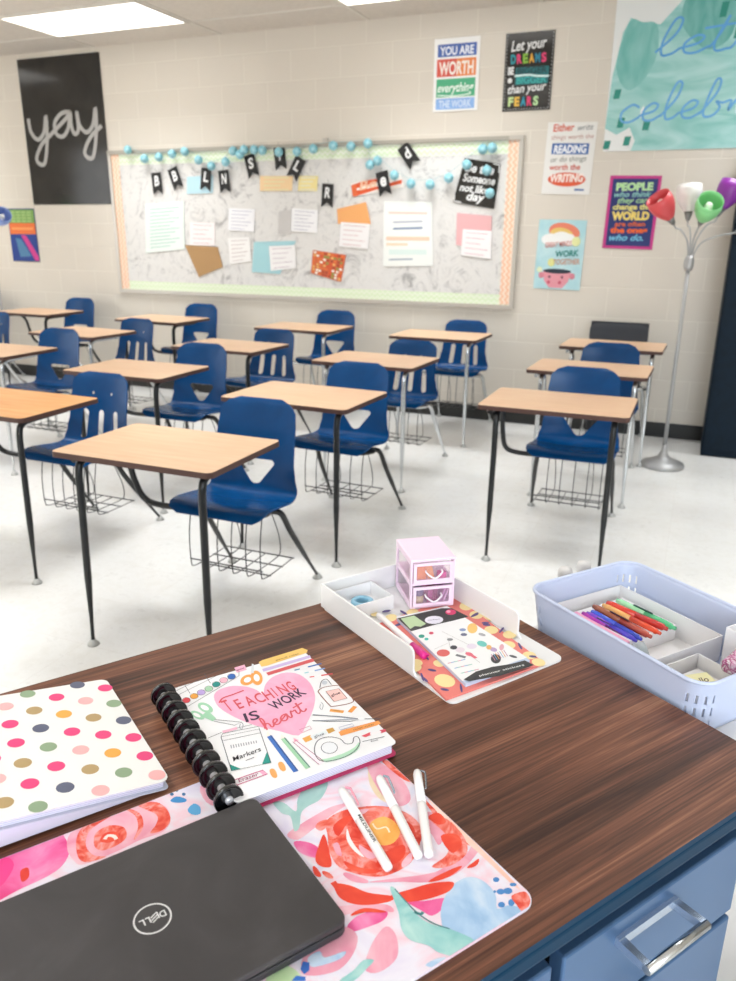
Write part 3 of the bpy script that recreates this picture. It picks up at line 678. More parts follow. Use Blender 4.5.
PEN = [('B', 157.7, 183, 3, 'first pennant from the left, black with white letter B hanging nearly straight'), ('B', 176, 178, 20, 'second pennant from the left, black with white B, tilted'),
 ('L', 206.6, 179, -8, 'black pennant with white L in front of the pale blue note'), ('N', 225, 181, 4, 'black pennant with white letter N'), ('S', 252, 165.5, 14, 'black pennant with white letter S below the cluster of balls'),
 ('I', 280.5, 157.5, 6, 'black pennant with white letter I touching the top rail'), ('L', 297, 168, -30, 'black pennant with white L strongly tilted, right of the I pennant'), ('R', 328, 195, -4, 'black pennant with white letter R hanging lowest, mid board'),
 ('e', 384, 183, 12, 'black pennant with white letter e over the orange framed card'), ('d', 409, 155, 38, 'black pennant with white letter d at top right, turned sideways')]
for ch, px, py, an, lb in PEN:
    mb = MB(); mb.prism([(-.048, .08), (-.048, -.09), (0, -.055), (.048, -.09), (.048, .08)], 0, .0015, ink('1d1c1c', .6))
    Art(mb, .0015, None, .0005).text(ch, (-.024 if ch != 'I' else -.008, -.02), (.024 if ch != 'I' else .008, -.02), .075, 'ededed', 1, .1, .03)
    if px < 410: mb.tube([(0, .08, .001), (0, .11, .001)], .0012, ink('1d1c1c', .6), 6)
    x, z = wp(px, py); o = mb.build('letter_pennant', None, False); o.location = (x, YB-.010, z); o.rotation_euler = (PI/2, math.radians(-an), 0); tag(o, lb, 'pennant', 'black letter pennants on the bulletin board')
BL = [(100+X/3.345, 130+Y/3.345) for X, Y in ((105, 68), (160, 98), (208, 92), (252, 82), (294, 74), (340, 102), (383, 122), (430, 108), (455, 72), (478, 84), (492, 68), (525, 68), (553, 70), (607, 76), (668, 74), (722, 65))]
BL += [(310+X/3.345, 130+Y/3.345) for X, Y in ((86, 55), (145, 57), (201, 47), (208, 118), (233, 105), (289, 153), (344, 181), (408, 184), (470, 162), (583, 66), (615, 62))]
BS = [(310+X/3.345, 130+Y/3.345) for X, Y in ((530, 118), (597, 137), (607, 213))]
POM = wash('pale_blue_ball', [(.3, '6fb6c6'), (.55, '95ccd8'), (.8, 'c0e4ea')], scale=18, rough=.45)
def ball(px, py, label, group):
    mb = MB(); n = 9; mb.lathe([(.034*math.sin(PI*i/n), -.034*math.cos(PI*i/n)) for i in range(n+1)], POM, 16)
    mb.lathe([(.0, .040), (.004, .039), (.006, .033)], ink('9ab8bd', .3, metal=.5), 8)
    x, z = wp(px, py); o = mb.build('hanging_ball'); o.location = (x, YB-.045, z); tag(o, label, 'ball', group)
for px, py in BL: ball(px, py, 'small pale blue ball hanging in the string along the top of the bulletin board', 'pale blue balls strung along the board')
for (px, py), lb in zip(BS, ('pale blue ball over the top left of the black handwritten sign', 'pale blue ball over the upper middle of the black handwritten sign', 'pale blue ball over the right edge of the black handwritten sign')): ball(px, py, lb, 'pale blue balls in front of the black sign')
# string
sx_ = sorted(BL); g = MB(); pts = [(wp(px, py)[0], YB-.045, wp(px, py)[1]+.03) for px, py in sx_]
g.tube(pts, .0012, ink('8fb4ba', .5), 6); tag(g.build('ball_string'), 'thin pale string carrying the blue balls across the top of the board', 'string')

# ================================================================== FLOOR LAMPS, CABINET
SILV = ink('b0b0b0', .42, metal=.45)
def floor_lamp(x, y, shades, label, zt=1.20):
    t = thing('floor_lamp', (x, y, 0), 0, label, 'floor lamp')
    MB().lathe([(0, 0), (.128, 0), (.130, .012), (.122, .026), (.075, .045), (.035, .062), (.020, .095), (.014, .14), (0, .14)], SILV, 36).build('base', t)
    MB().tube([(0, 0, .1), (0, 0, .65), (0, 0, zt)], .0115, SILV, 14).build('pole', t)
    MB().lathe([(0, zt-.03), (.019, zt-.03), (.027, zt-.01), (.027, zt+.03), (.016, zt+.055), (0, zt+.055)], SILV, 18).build('hub', t)
    for (nx, ny, nz), (dx, dy, dz), col, nm in shades:
        n = Vector((nx, ny, nz)); d = Vector((dx, dy, dz)).normalized()
        st = Vector((nx*.05, ny*.05, zt+.03))
        ar = MB().tube(smooth_path([st, st.lerp(n, .25)+Vector((-nx*.08, -ny*.08, .05)), st.lerp(n, .65)+Vector((-nx*.10, -ny*.10, .03)), n-d*.035, n], 6), .0045, SILV, 8).build('arm', t)
        T = Matrix.Translation(n) @ d.to_track_quat('Z', 'Y').to_matrix().to_4x4()
        MB().lathe([(0, -.01), (.010, -.008), (.026, .045), (.020, .045), (0, .04)], ink('8f8f8d', .35, metal=.6), 20, T).build('socket_cup', ar)
        so = MB().lathe([(.026, .038), (.048, .072), (.064, .108), (.071, .145), (.067, .185), (.064, .185), (.068, .145), (.061, .110), (.045, .075), (.023, .042)], ink(col, .35, trans=0), 28, T).build('lamp_shade', ar)
        so['label'] = nm+' plastic shade'
        MB().lathe([(0, .10), (.018, .105), (.024, .13), (.018, .155), (0, .165)], ink('f4f2ea', .3), 14, T).build('bulb', ar)
LX, LY = -.095, 4.99
def cup(px, py, dy): p = ony(px, py, LY+dy); return (p.x-LX, dy, p.z)
floor_lamp(LX, LY, [(cup(673, 223, -.04), (-.50, -.45, .72), 'e0555a', 'red'), (cup(688, 219, .05), (-.08, .15, .97), 'f0efec', 'white'), (cup(700, 224, -.05), (.22, -.72, .62), '8fdc94', 'green'),
    (cup(718, 215, .05), (.30, .2, .90), '8a2f9a', 'purple'), (cup(737, 232, -.02), (.9, -.1, .25), '4a78c8', 'blue')], 'silver floor lamp with red, white, green and purple shades beside the dark cabinet')
floor_lamp(-5.80, 5.33, [((.20, -.10, 1.40), (.85, -.4, .5), '8ea6e0', 'periwinkle blue'), ((.10, -.12, 1.22), (.6, -.7, -.1), 'e38aa8', 'pink'), ((-.12, .02, 1.42), (-.5, 0, .8), 'f0efec', 'white'), ((-.05, -.1, 1.45), (-.1, -.5, .8), '8fdc94', 'green')],
    'silver floor lamp at the far left edge with periwinkle and pink shades', 1.12)
t = thing('metal_cabinet', (.62, 5.36, 0), 0, 'tall dark blue metal cabinet against the wall at the right edge', 'cabinet')
CAB = wash('dark_cabinet_paint', [(.3, '0b1a26'), (.7, '0f2130')], scale=20, rough=.5)
CAB.node_tree.nodes['Principled BSDF'].inputs['Specular IOR Level'].default_value = .15
bevel(MB().box(-.5, .5, 0, .39, 0, 1.83, CAB).build('body', t), .006)
for sx in (-1, 1):
    a, b_ = sorted((sx*.004, sx*.492)); d = bevel(MB().box(a, b_, -.018, 0, .05, 1.80, CAB).build('door', t), .003)
    bevel(MB().box(sx*.05-.012, sx*.05+.012, -.04, -.018, .9, 1.02, CHROME).build('handle', d), .004)

# ================================================================== TEACHER'S DESK
RZ = A0
t = thing('teacher_desk', dk(0, 0, 0), RZ, 'large desk with walnut laminate top and dark blue metal drawers in the foreground', 'desk')
TL = 1.52
def edge_prof(mb):
    pass
top = MB(); top.prism(rrect(-TL, 0, 0.000, .706, .004, 2), .732, DT, TEAL_EDGE, WALNUT); top.build('desktop', t)
eb = MB(); eb.box(-TL+.001, -.001, .002, .704, .702, .732, TEAL_EDGE)
bevel(eb.build('edge_band', t), .009, 5)['label'] = 'teal blue metal edge band'
pd = MB(); pd.box(-.395, -.070, .03, .66, .03, .702, NAVY); pd.box(-.39, -.074, .024, .03, .04, .700, GAP_SHADE); bevel(pd.build('pedestal', t), .003)  # thin black plate behind the drawers paints the shade in their gaps
pd = MB(); pd.box(-TL+.05, -1.12, .03, .66, .03, .702, NAVY); pd.box(-TL+.055, -1.125, .024, .03, .04, .700, GAP_SHADE); bevel(pd.build('pedestal', t), .003)  # same painted-shade plate on the other pedestal
MB().box(-1.12, -.395, .60, .62, .25, .700, NAVY).box(-1.12, -.395, .03, .05, .58, .702, NAVY).build('modesty_panel', t)
def drawer(x0, x1, z0, z1, hd=True):
    d = bevel(MB().box(x0, x1, .006, .03, z0, z1, DRAWER).build('drawer', t), .003, 2)
    if hd:
        hx = (x0+x1)/2-.03 if False else -.257 if x0 > -.6 else (x0+x1)/2; hz = z1-.027 if False else (z0+z1)/2+.033
        hd_ = MB(); HM = ink('b9c6d8', .25, metal=.75)
        hd_.box(hx-.05, hx+.05, .001, .006, hz-.006, hz+.006, HM)
        for s_ in (-1, 1): hd_.prism([(hx+s_*.050, .006), (hx+s_*.040, .006), (hx+s_*.043, -.034), (hx+s_*.051, -.034)], hz-.005, hz+.005, HM)
        hd_.tube([(hx-.051, -.034, hz), (hx+.051, -.034, hz)], .0055, CHROME, 12); hd_.build('handle', d)
drawer(-.386, -.073, .563, .683); drawer(-.386, -.073, .415, .553); drawer(-.386, -.073, .05, .408)
drawer(-1.11, -.402, .60, .683, False); drawer(-TL+.055, -1.125, .40, .683); drawer(-TL+.055, -1.125, .05, .393)
for x_ in (-.35, -.12, -TL+.1, -1.16):
    MB().lathe([(.02, 0), (.02, .03), (0, .03)], BLACKM, 12, Matrix.Translation((x_, .1, 0))).lathe([(.02, 0), (.02, .03), (0, .03)], BLACKM, 12, Matrix.Translation((x_, .6, 0))).build('foot', t)

def on_desk(name, x, y, z, rot, label, cat, group=None): return thing(name, dk(x, y, z), RZ+math.radians(rot), label, cat, group)
def mapper(root_xy, rotdeg, zsurf):
    """photo pixel on the plane z=zsurf -> local xy of a thing at desk point root_xy"""
    a = RZ+math.radians(rotdeg); ux = Vector((math.cos(a), math.sin(a), 0)); uy = Vector((-ux.y, ux.x, 0)); o = dk(root_xy[0], root_xy[1], 0)
    def f(px, py): p = onz(px, py, zsurf)-o; return (p.dot(ux), p.dot(uy))
    return f
def crop(f, x0, y0, s): return lambda X, Y: f(x0+X/s, y0+Y/s)

# ---- floral desk mat
mx0, mx1, my0, my1 = -1.005, -.403, .031, .375
MATB = wash('mat_ground', [(.35, 'dbd2e8'), (.47, 'e9e3ee'), (.56, 'efccd8'), (.64, 'eae2ec'), (.72, 'd4daec')], scale=9, detail=6, dist=1.5)
CORAL = wash('coral_paint', [(.3, 'd83322'), (.42, 'e65440'), (.52, 'ee7868'), (.62, 'f2a09c'), (.72, 'e8604c')], scale=38, detail=6, dist=2)
RED = wash('red_paint', [(.3, 'dc2f1e'), (.6, 'ea4a30'), (.8, 'f26a50')], scale=30, detail=4)
PINKW = wash('pink_paint', [(.3, 'e68ea6'), (.5, 'eda9bb'), (.7, 'f2c4ce')], scale=22, detail=4, dist=1)
HOT = wash('magenta_paint', [(.3, 'e0307c'), (.55, 'ee6aa4'), (.75, 'f49cc4')], scale=22, detail=4, dist=1)
BLUEW = wash('blue_wash', [(.3, '92b6dc'), (.5, 'b0cce8'), (.7, 'cddcee')], scale=28, detail=5, dist=1)
AQUA = wash('aqua_paint', [(.3, '76b8ba'), (.5, '98ccca'), (.7, 'b8dcd6')], scale=28, detail=4, dist=1)
YEL = wash('yellow_paint', [(.3, 'f0a040'), (.6, 'f6bc66')], scale=30)
mb = MB(); mb.prism(rrect(mx0, mx1, my0, my1, .016, 5), 0, .003, MATB)
mt = MB; f0 = mapper((0, 0), 0, DT+.0035); A = Art(mb, .003, crop(f0, 280, 760, 2.831), .00012)
A.poly([(130, 175), (160, 150), (210, 135), (290, 130), (360, 150), (400, 190), (395, 240), (370, 290), (320, 320), (270, 330), (210, 320), (165, 300), (140, 260), (135, 215)], CORAL, 2, 4)
A.poly([(255, 180), (290, 160), (325, 175), (340, 205), (320, 235), (285, 240), (262, 215)], YEL, 3, 4)
for q in ([(150, 190), (175, 165), (215, 155), (190, 180), (165, 215)], [(340, 165), (375, 185), (385, 225), (365, 255), (360, 210)], [(180, 285), (230, 305), (290, 312), (250, 322), (200, 310)], [(300, 260), (350, 240), (350, 275), (310, 300), (270, 300)]): A.poly(q, RED, 3, 4)
for q in ([(205, 145), (250, 138), (240, 150), (215, 160)], [(345, 290), (370, 262), (372, 285), (350, 305)], [(150, 240), (165, 235), (175, 270), (160, 265)], [(225, 240), (260, 262), (285, 268), (255, 280), (230, 262)]): A.poly(q, PINKW, 3, 4)
for q in ([(455, 215), (500, 210), (515, 240), (485, 262)], [(420, 160), (450, 150), (470, 175), (445, 182)]): A.poly(q, RED, 3, 4)
for q, mm in (([(330, 340), (420, 325), (520, 270), (545, 240), (560, 260), (500, 320), (420, 345)], PINKW), ([(20, 210), (60, 180), (110, 150), (150, 130), (200, 120), (160, 145), (100, 190), (50, 225)], PINKW), ([(140, 420), (200, 410), (300, 408), (320, 430), (250, 422), (170, 440)], PINKW), ([(400, 100), (430, 130), (480, 175), (540, 240), (500, 220), (440, 160)], CORAL), ([(250, 20), (275, 60), (300, 100), (330, 125), (285, 112), (255, 70)], wash('sand_paint', [(.3, 'e8cfa8'), (.7, 'f2e2c8')], scale=30))): A.poly(q, mm, .5, 4)
A.stroke([(190, 195), (195, 225), (215, 255), (238, 275)], .005, 'fbeaea', 4, 4, taper=.9); A.stroke([(262, 180), (275, 195), (300, 190), (310, 205)], .002, 'fbe6c8', 4)
A.poly([(420, 165), (440, 160), (470, 165), (500, 190), (525, 225), (530, 260), (500, 290), (460, 305), (430, 300), (470, 270), (480, 230), (460, 200)], CORAL, 2, 4)
A.poly([(400, 150), (450, 150), (490, 180), (470, 210), (450, 240), (430, 210), (410, 190)], PINKW, 1, 4)
A.poly([(125, 210), (110, 240), (100, 280), (115, 300), (145, 300), (140, 260)], RED, 2, 4); A.poly([(40, 230), (80, 232), (110, 250), (105, 275), (75, 270), (50, 255)], HOT, 1, 4)
A.poly([(155, 350), (200, 355), (250, 375), (320, 385), (310, 400), (250, 410), (200, 405), (165, 385)], RED, 2, 4)
A.poly([(310, 385), (370, 365), (430, 348), (490, 345), (480, 370), (430, 390), (380, 400), (340, 400)], RED, 2, 4)
A.poly([(360, 400), (410, 398), (470, 390), (460, 420), (430, 440), (400, 425)], HOT, 1, 4)
A.poly([(190, 470), (220, 440), (270, 425), (305, 430), (290, 455), (240, 475), (205, 485)], HOT, 1, 4)
A.poly([(250, 345), (320, 345), (400, 340), (480, 325), (500, 305), (470, 310), (400, 325), (320, 335)], PINKW, 2, 4)
A.stroke([(420, 345), (470, 325), (515, 300)], .007, RED, 3, 4, taper=.9); A.stroke([(530, 305), (550, 295), (563, 280)], .005, RED, 3, 4, taper=.9); A.stroke([(95, 300), (105, 320), (115, 330)], .006, RED, 3, 4, taper=.8); A.stroke([(120, 315), (135, 325), (150, 335)], .006, CORAL, 3, 4, taper=.8)
A.stroke([(160, 355), (170, 370), (150, 345)], .006, RED, 3, 4); A.stroke([(200, 440), (240, 425), (300, 430)], .005, RED, 3, 4, taper=.8); A.stroke([(180, 320), (210, 335), (250, 345)], .008, PINKW, 3, 4, taper=.7)
A.poly([(100, 190), (110, 175), (135, 168), (130, 190), (115, 200)], CORAL, 2, 3)
A.poly([(455, 430), (470, 380), (500, 345), (540, 330), (580, 345), (610, 380), (615, 420), (650, 410), (690, 425), (660, 460), (600, 490), (540, 520), (490, 540), (465, 490)], BLUEW, 1, 4)
A.poly([(312, 365), (325, 362), (350, 395), (390, 440), (430, 465), (480, 478), (550, 510), (530, 535), (500, 555), (450, 545), (420, 525), (370, 510), (345, 480), (335, 430)], AQUA, 3, 4)
A.stroke([(325, 365), (370, 415), (405, 445), (440, 465), (480, 478)], .0012, '3f7f80', 4); A.stroke([(380, 430), (398, 436), (405, 430)], .003, '3f7f80', 4)
for X, Y, rx, ry in ((612, 338, 9, 7), (625, 372, 12, 8), (645, 370, 13, 9), (627, 409, 10, 8), (660, 352, 10, 5), (655, 403, 9, 10), (608, 372, 4, 4)): A.ell(X, Y, rx, ry, '4a86c4', 2)
A.poly([(655, 385), (690, 372), (705, 385), (708, 405), (690, 432), (670, 410)], CORAL, 3, 3)
A.poly([(420, 110), (450, 120), (490, 165), (560, 240), (640, 320), (680, 365), (650, 345), (560, 260), (480, 190)], wash('peach_paint', [(.3, 'f4b8a4'), (.7, 'f9dcd0')], scale=22), 1, 3)
A.poly([(245, 5), (290, 10), (350, 60), (370, 110), (340, 130), (300, 110), (265, 60)], PINKW, 1, 4); A.poly([(290, 5), (320, 5), (370, 45), (380, 60), (350, 55)], CORAL, 1, 4)
A.poly([(95, 45), (125, 40), (135, 70), (115, 110), (80, 130), (60, 150), (55, 190), (40, 200), (30, 160), (5, 150), (-20, 120), (10, 120), (45, 145), (50, 110), (70, 75)], wash('sage_paint', [(.3, '94c0bc'), (.7, 'b8d6d0')], scale=26), 2, 4)
A.poly([(100, 480), (180, 470), (220, 500), (200, 560), (150, 600), (60, 600)], PINKW, 1, 4)
A.poly([(300, 470), (330, 500), (330, 560), (280, 600), (240, 590), (260, 520)], PINKW, 1, 4)
# lower left corner of the mat, seen beside the laptop
A.fn = crop(f0, 250, 880, 3.874)
A.poly([(60, 391), (120, 330), (180, 350), (190, 391)], wash('lime_paint', [(.3, 'b8d8a0'), (.7, 'dceac8')], scale=20), 1, 3)
A.poly([(225, 300), (270, 275), (290, 300), (370, 275), (350, 305), (280, 330), (235, 335)], BLUEW, 3, 3); A.poly([(195, 345), (205, 315), (230, 320), (230, 350), (210, 365)], '3a6cc0', 3); A.poly([(160, 391), (180, 370), (215, 375), (215, 391)], '3a74c8', 3)
A.poly([(345, 391), (400, 350), (440, 310), (480, 310), (450, 345), (400, 391)], AQUA, 2, 3); A.poly([(680, 330), (720, 305), (760, 300), (730, 335)], BLUEW, 2, 3)
# strip above the laptop: pink bloom and rose
A.fn = crop(f0, 0, 780, 3.2)
A.poly([(-80, 250), (0, 232), (90, 205), (180, 165), (205, 180), (222, 230), (180, 290), (60, 350), (-60, 400)], HOT, 1, 4); A.poly([(-20, 260), (20, 245), (45, 270), (20, 320), (-10, 340)], ink('ee3a86'), 2, 3); A.poly([(65, 290), (90, 280), (92, 310), (70, 325)], RED, 2, 3)
A.poly([(215, 220), (225, 170), (300, 120), (400, 80), (470, 65), (530, 85), (545, 130), (520, 165), (450, 190), (390, 220), (320, 250), (260, 270), (235, 255)], PINKW, 1, 4)
A.poly([(245, 230), (250, 170), (300, 125), (390, 95), (330, 130), (285, 165), (275, 210), (300, 240), (340, 245), (270, 262)], CORAL, 2, 4)
A.poly([(300, 190), (310, 165), (350, 145), (395, 150), (405, 180), (380, 205), (330, 225), (305, 215)], CORAL, 2, 4); A.poly([(320, 195), (335, 170), (370, 165), (380, 185), (350, 200)], RED, 3, 4); A.stroke([(335, 190), (345, 178), (365, 180), (372, 190)], .004, 'f9dcd4', 4, 3)
A.poly([(440, 80), (500, 70), (535, 95), (545, 130), (520, 160), (480, 170), (500, 140), (500, 110)], CORAL, 2, 4); A.stroke([(400, 90), (440, 110), (450, 150), (430, 190)], .006, CORAL, 2, 4, taper=.7)
A.poly([(545, 65), (565, 52), (595, 60), (592, 70), (560, 72)], '3f8cc8', 2, 3)
for X, Y in ((565, 32), (588, 45), (550, 45)): A.ell(X, Y, 6, 5, '3a6c9a', 2)
A.poly([(600, 95), (620, 75), (640, 85), (640, 108), (615, 110)], '5aa6d8', 2, 3); A.poly([(640, 20), (700, 0), (720, 30), (700, 80), (660, 70)], PINKW, 1, 3)
def clipmat(mb):
    """trim painted faces that would spill past the mat edge"""
    bm = bmesh.new(); me = mb.mesh('floral_desk_mat'); bm.from_mesh(me)
    for co_, no in (((mx0, 0, 0), (-1, 0, 0)), ((mx1-.0005, 0, 0), (1, 0, 0)), ((0, my0+.0005, 0), (0, -1, 0)), ((0, my1-.0005, 0), (0, 1, 0)), ((mx1-.0055, my0+.0055, 0), (.707, -.707, 0))):
        fs = [f for f in bm.faces if min(v.co.z for v in f.verts) > .00301]
        gm = list({v for f in fs for v in f.verts})+list({e for f in fs for e in f.edges})+fs
        bmesh.ops.bisect_plane(bm, geom=gm, plane_co=co_, plane_no=no, clear_outer=True)
    bm.to_mesh(me); bm.free(); return me
o = link('desk_mat', clipmat(mb)); o.location = dk(0, 0, DT); o.rotation_euler = (0, 0, RZ); tag(o, 'floral watercolour desk mat under the closed laptop and white pens', 'desk mat')

# ---- laptop
lx0, lx1, ly0, ly1 = -.880, -.578, .100, .2965
t = on_desk('laptop', (lx0+lx1)/2, (ly0+ly1)/2, DT+.0036, 0, 'closed dark grey laptop lying on the floral desk mat', 'laptop'); hx, hy = (lx1-lx0)/2, (ly1-ly0)/2
mb = MB(); mb.prism(rrect(-hx, hx, -hy, hy, .010, 4), .0015, .0105, ink('2b2b2e', .45)); bevel(mb.build('base', t), .002)
mb = MB(); mb.prism(rrect(-hx, hx, -hy, hy, .010, 4), .0115, .0185, LAPTOP); bevel(mb.build('lid', t), .002, 3)
mb = MB()
for x_ in (-.13, .13):
    for y_ in (-.08, .08): mb.box(x_-.02, x_+.02, y_-.005, y_+.005, 0, .002, BLACKM)
mb.box(-hx+.01, hx-.01, -hy+.01, hy-.01, .0105, .0115, BLACKM); mb.build('rubber_foot', t)
mb = MB(); A = Art(mb, .0186, None, .0001); f1 = mapper(((lx0+lx1)/2, (ly0+ly1)/2), 0, DT+.0222); c0 = f1(152.5, 918.5); LG = ink('dcdcdc', .3, metal=.3)
rr = .0165; A.stroke([(c0[0]+rr*math.cos(2*PI*k/32), c0[1]+rr*math.sin(2*PI*k/32)) for k in range(32)], .0016, LG, 1, 0, True)
def lt(body, u0, u1, v, h_, rot=0):
    A.text(body, (c0[0]-u0, c0[1]-v), (c0[0]-u1, c0[1]-v), h_, LG, 1, 0, .02)
lt('D', -.0125, -.0065, -.0035, .0072); lt('L', .0018, .0062, -.0035, .0072); lt('L', .0072, .0118, -.0035, .0072)
ce = (c0[0]+.0022, c0[1]); e_ = [(-.003, -.0025), (.003, -.0025), (.003, .0025), (-.003, .0025)]
for dy in (-.003, 0, .003): A.stroke([(ce[0]-.0035, ce[1]+dy-.0018), (ce[0]+.0032, ce[1]+dy+.0018)], .0012, LG, 1, 0)
A.stroke([(ce[0]+.0034, ce[1]-.0030), (ce[0]+.0034, ce[1]+.0048)], .0012, LG, 1, 0)
mb.build('logo', t, False)['label'] = 'round silver logo'

# ---- disc-bound planners
def planner(t, w_, h_, art, pages_h, ndisc, cover_m, back_m, disc_m, dr, dx, wedge=0):
    z = 0
    bk = MB(); bk.prism(rrect(-w_/2, w_/2, -h_/2-.001, h_/2+.001, .006, 4), 0, .0012, back_m); bk.build('back_cover', t)
    pg = MB(); PG = ink('e6e4f2', .7)
    pg.box(-w_/2+.004, w_/2-.006, -h_/2+.004, h_/2-.004, .0014, pages_h, PG)
    k = .003
    while k < pages_h-.001: pg.box(-w_/2+.004, w_/2-.0055, -h_/2+.0035, h_/2-.0035, k, k+.0004, ink('b9b9d4', .7)); k += .0022
    pg.build('page_block', t)
    cv = MB(); cv.prism(rrect(-w_/2, w_/2, -h_/2, h_/2, .006, 4), pages_h+.0004, pages_h+.0014, cover_m)
    if art: art(cv, pages_h+.0014)
    cv.build('cover', t, False)
    if wedge:
        T = Matrix(((1, 0, 0, 0), (0, 0, 1, 0), (0, 1, 0, 0), (0, 0, 0, 1)))
        MB().prism([(w_/2-.004, -.0002), (-w_/2+.03, -.0002), (-w_/2+.03, -wedge)], -h_/2+.004, h_/2-.004, ink('dcdcee', .7), None, T).build('page_block', t)
    for i in range(ndisc):
        y_ = -h_/2+.010+(h_-.02)*i/(ndisc-1)
        T = Matrix.Translation((-w_/2-dx, y_, dr+.0005)) @ Matrix.Rotation(PI/2, 4, 'X')
        MB().lathe([(0, -.0008), (dr*.25, -.0008), (dr*.3, -.002), (dr*.75, -.0010), (dr*.84, -.0018), (dr*.95, -.0026), (dr, -.0022), (dr, .0022), (dr*.95, .0026), (dr*.84, .0018), (dr*.75, .0010), (dr*.3, .002), (dr*.25, .0008), (0, .0008)], disc_m, 26, T).lathe([(0, -.0045), (.0048, -.0045), (.0048, .0045), (0, .0045)], ink('c9c9ce', .3, metal=.4), 12, T).build('binding_disc', t)
PW, PH = .213, .258; pc = (-.4885, .4215); prot = -2.6
t = on_desk('planner', pc[0], pc[1], DT+.0045, prot, 'disc-bound planner with pink heart cover reading TEACHING IS WORK of heart', 'planner')
pz = DT+.0045+.0155+.0014
def art_planner(mb, z):
    f = mapper(pc, prot, pz); A = Art(mb, z, crop(f, 150, 640, 2.944), .00014)
    OL = '4a4a52'
    def line(pts, wd=.0006, m=OL, lv=3, sm=0, cl=False): A.stroke(pts, wd*1.5 if wd < .0016 else wd*1.15, m, lv, sm, cl)
    A.poly([(188, 168), (196, 152), (215, 142), (245, 135), (285, 138), (315, 148), (333, 160), (338, 135), (360, 110), (400, 96), (440, 102), (472, 128), (486, 165), (480, 205), (462, 245), (438, 281), (380, 268), (310, 252), (245, 225), (202, 197)], wash('heart_pink', [(.3, 'eea4c2'), (.7, 'f2b6d0')], scale=40), 1, 3)
    for i, (ch, X, Y) in enumerate(zip('TEACHING', (228, 259, 287, 318, 343, 371, 386, 413), (211, 204, 196, 187, 178, 166, 161, 150))):
        wd = 24 if ch in 'AHNC' else 18 if ch != 'I' else 5
        X += 4; A.text(ch, (X, Y), (X+wd, Y-wd*.36), .0230 if ch != 'T' else .0275, 'd9535c', 3, .1, .012)
    line([(204, 186), (214, 172), (245, 161), (276, 149)], .0022, 'd9535c', 3, 4)
    A.text('IS', (283, 243), (328, 230), .0195, '3a2440', 3, .1, .014); A.text('WORK', (370, 206), (462, 158), .0185, '3a2440', 3, .1, .014)
    A.script('heart', (342, 266), (464, 206), .0118, .0024, 'dc5a66', 3, .1)
    A.poly([(320, 66), (330, 60), (448, 24), (464, 30), (462, 38), (345, 76), (328, 79)], 'edc26a', 2); A.text('pencil ruler', (372, 62), (440, 42), .004, '8a6a30', 3, 0, .01)
    A.poly([(330, 86), (470, 45), (474, 52), (334, 94)], 'c9b6e0', 2); A.poly([(342, 97), (478, 55), (485, 63), (348, 105)], 'd2565a', 2)
    for p0, p1, c1, c2 in (((425, 90), (505, 70), '3b7ea6', '3465b0'), ((455, 98), (515, 84), '8fc9d4', '7d9cd0'), ((470, 110), (538, 100), 'd2444e', 'cf4a52')):
        m_ = tuple((p0[i]+p1[i])/2 for i in (0, 1)); q = (p0[0]*.8+p1[0]*.2, p0[1]*.8+p1[1]*.2)
        line([p0, q], .0022, c1); line([q, m_], .0022, 'f0f0f2'); line([m_, p1], .0028, c2)
    line([(78, 165), (240, 84), (262, 92), (262, 106), (112, 196), (96, 188)], .0005, OL, 3, 0, True); line([(78, 150), (225, 78)], .0005)
    line([(70, 145), (100, 130), (118, 158)], .0005); line([(160, 100), (178, 128)], .0005)
    for X, Y, c_ in ((107, 178, 'd9444e'), (130, 166, 'eaa23e'), (151, 155, 'b9a0d8'), (173, 144, 'a8cfae'), (195, 131, '1f8a84'), (217, 119, 'f2b4c4'), (240, 108, '2f68b8')):
        A.ell(X, Y, 12, 8, c_, 2, -15); line([(X+12*math.cos(a), Y+8*math.sin(a)) for a in [k*PI/6 for k in range(12)]], .0004, OL, 3, 0, True)
    A.poly([(248, 82), (278, 73), (285, 88), (256, 97)], 'f3b4cc', 2); A.text('eraser', (256, 92), (280, 84), .004, 'a04a78', 3, 0, .02)
    for X, Y, rx, ry in ((287, 118, 22, 15), (314, 112, 17, 22)): A.ell(X, Y, rx, ry, 'f0a252', 2, -20); A.ell(X, Y, rx*.5, ry*.5, 'f7f5f5', 3, -20)
    A.poly([(296, 98), (300, 70), (306, 72), (306, 98)], 'd7dade', 2)
    for X, Y, rx, ry in ((163, 200, 24, 13), (140, 222, 22, 10)): A.ell(X, Y, rx, ry, '9fcfae', 2, 25); A.ell(X-2, Y, rx*.55, ry*.5, 'f7f5f5', 3, 25)
    A.poly([(170, 208), (195, 232), (185, 240), (150, 225)], '9fcfae', 2.5); line([(190, 235), (270, 243), (250, 252), (188, 240)], .0006)
    A.poly([(212, 268), (255, 257), (258, 263), (216, 275)], 'f2b8cc', 2); line([(170, 290), (212, 272)], .0005); line([(256, 260), (300, 250)], .0005)
    # glue bottle
    line([(496, 150), (512, 140), (552, 134), (562, 140), (596, 172), (592, 186), (540, 196), (528, 192), (500, 160)], .0010, '8c5648', 3, 3, True); A.poly([(518, 152), (556, 144), (580, 172), (542, 182)], 'f4c6c0', 2); line([(518, 152), (556, 144), (580, 172), (542, 182)], .0007, '8c5648', 3, 0, True)
    A.text('glue', (534, 168), (562, 158), .0055, '4a3038', 4, .2, .01); line([(500, 142), (505, 122), (520, 116), (534, 132)], .0007, OL, 3, 3); A.ell(514, 126, 8, 6, 'c8ccd4', 2)
    line([(530, 207), (570, 212)], .0052, 'eaa252', 2); line([(588, 213), (604, 196)], .0052, 'e89a4a', 2); line([(538, 207), (560, 210)], .0006, '8a5a20', 3)
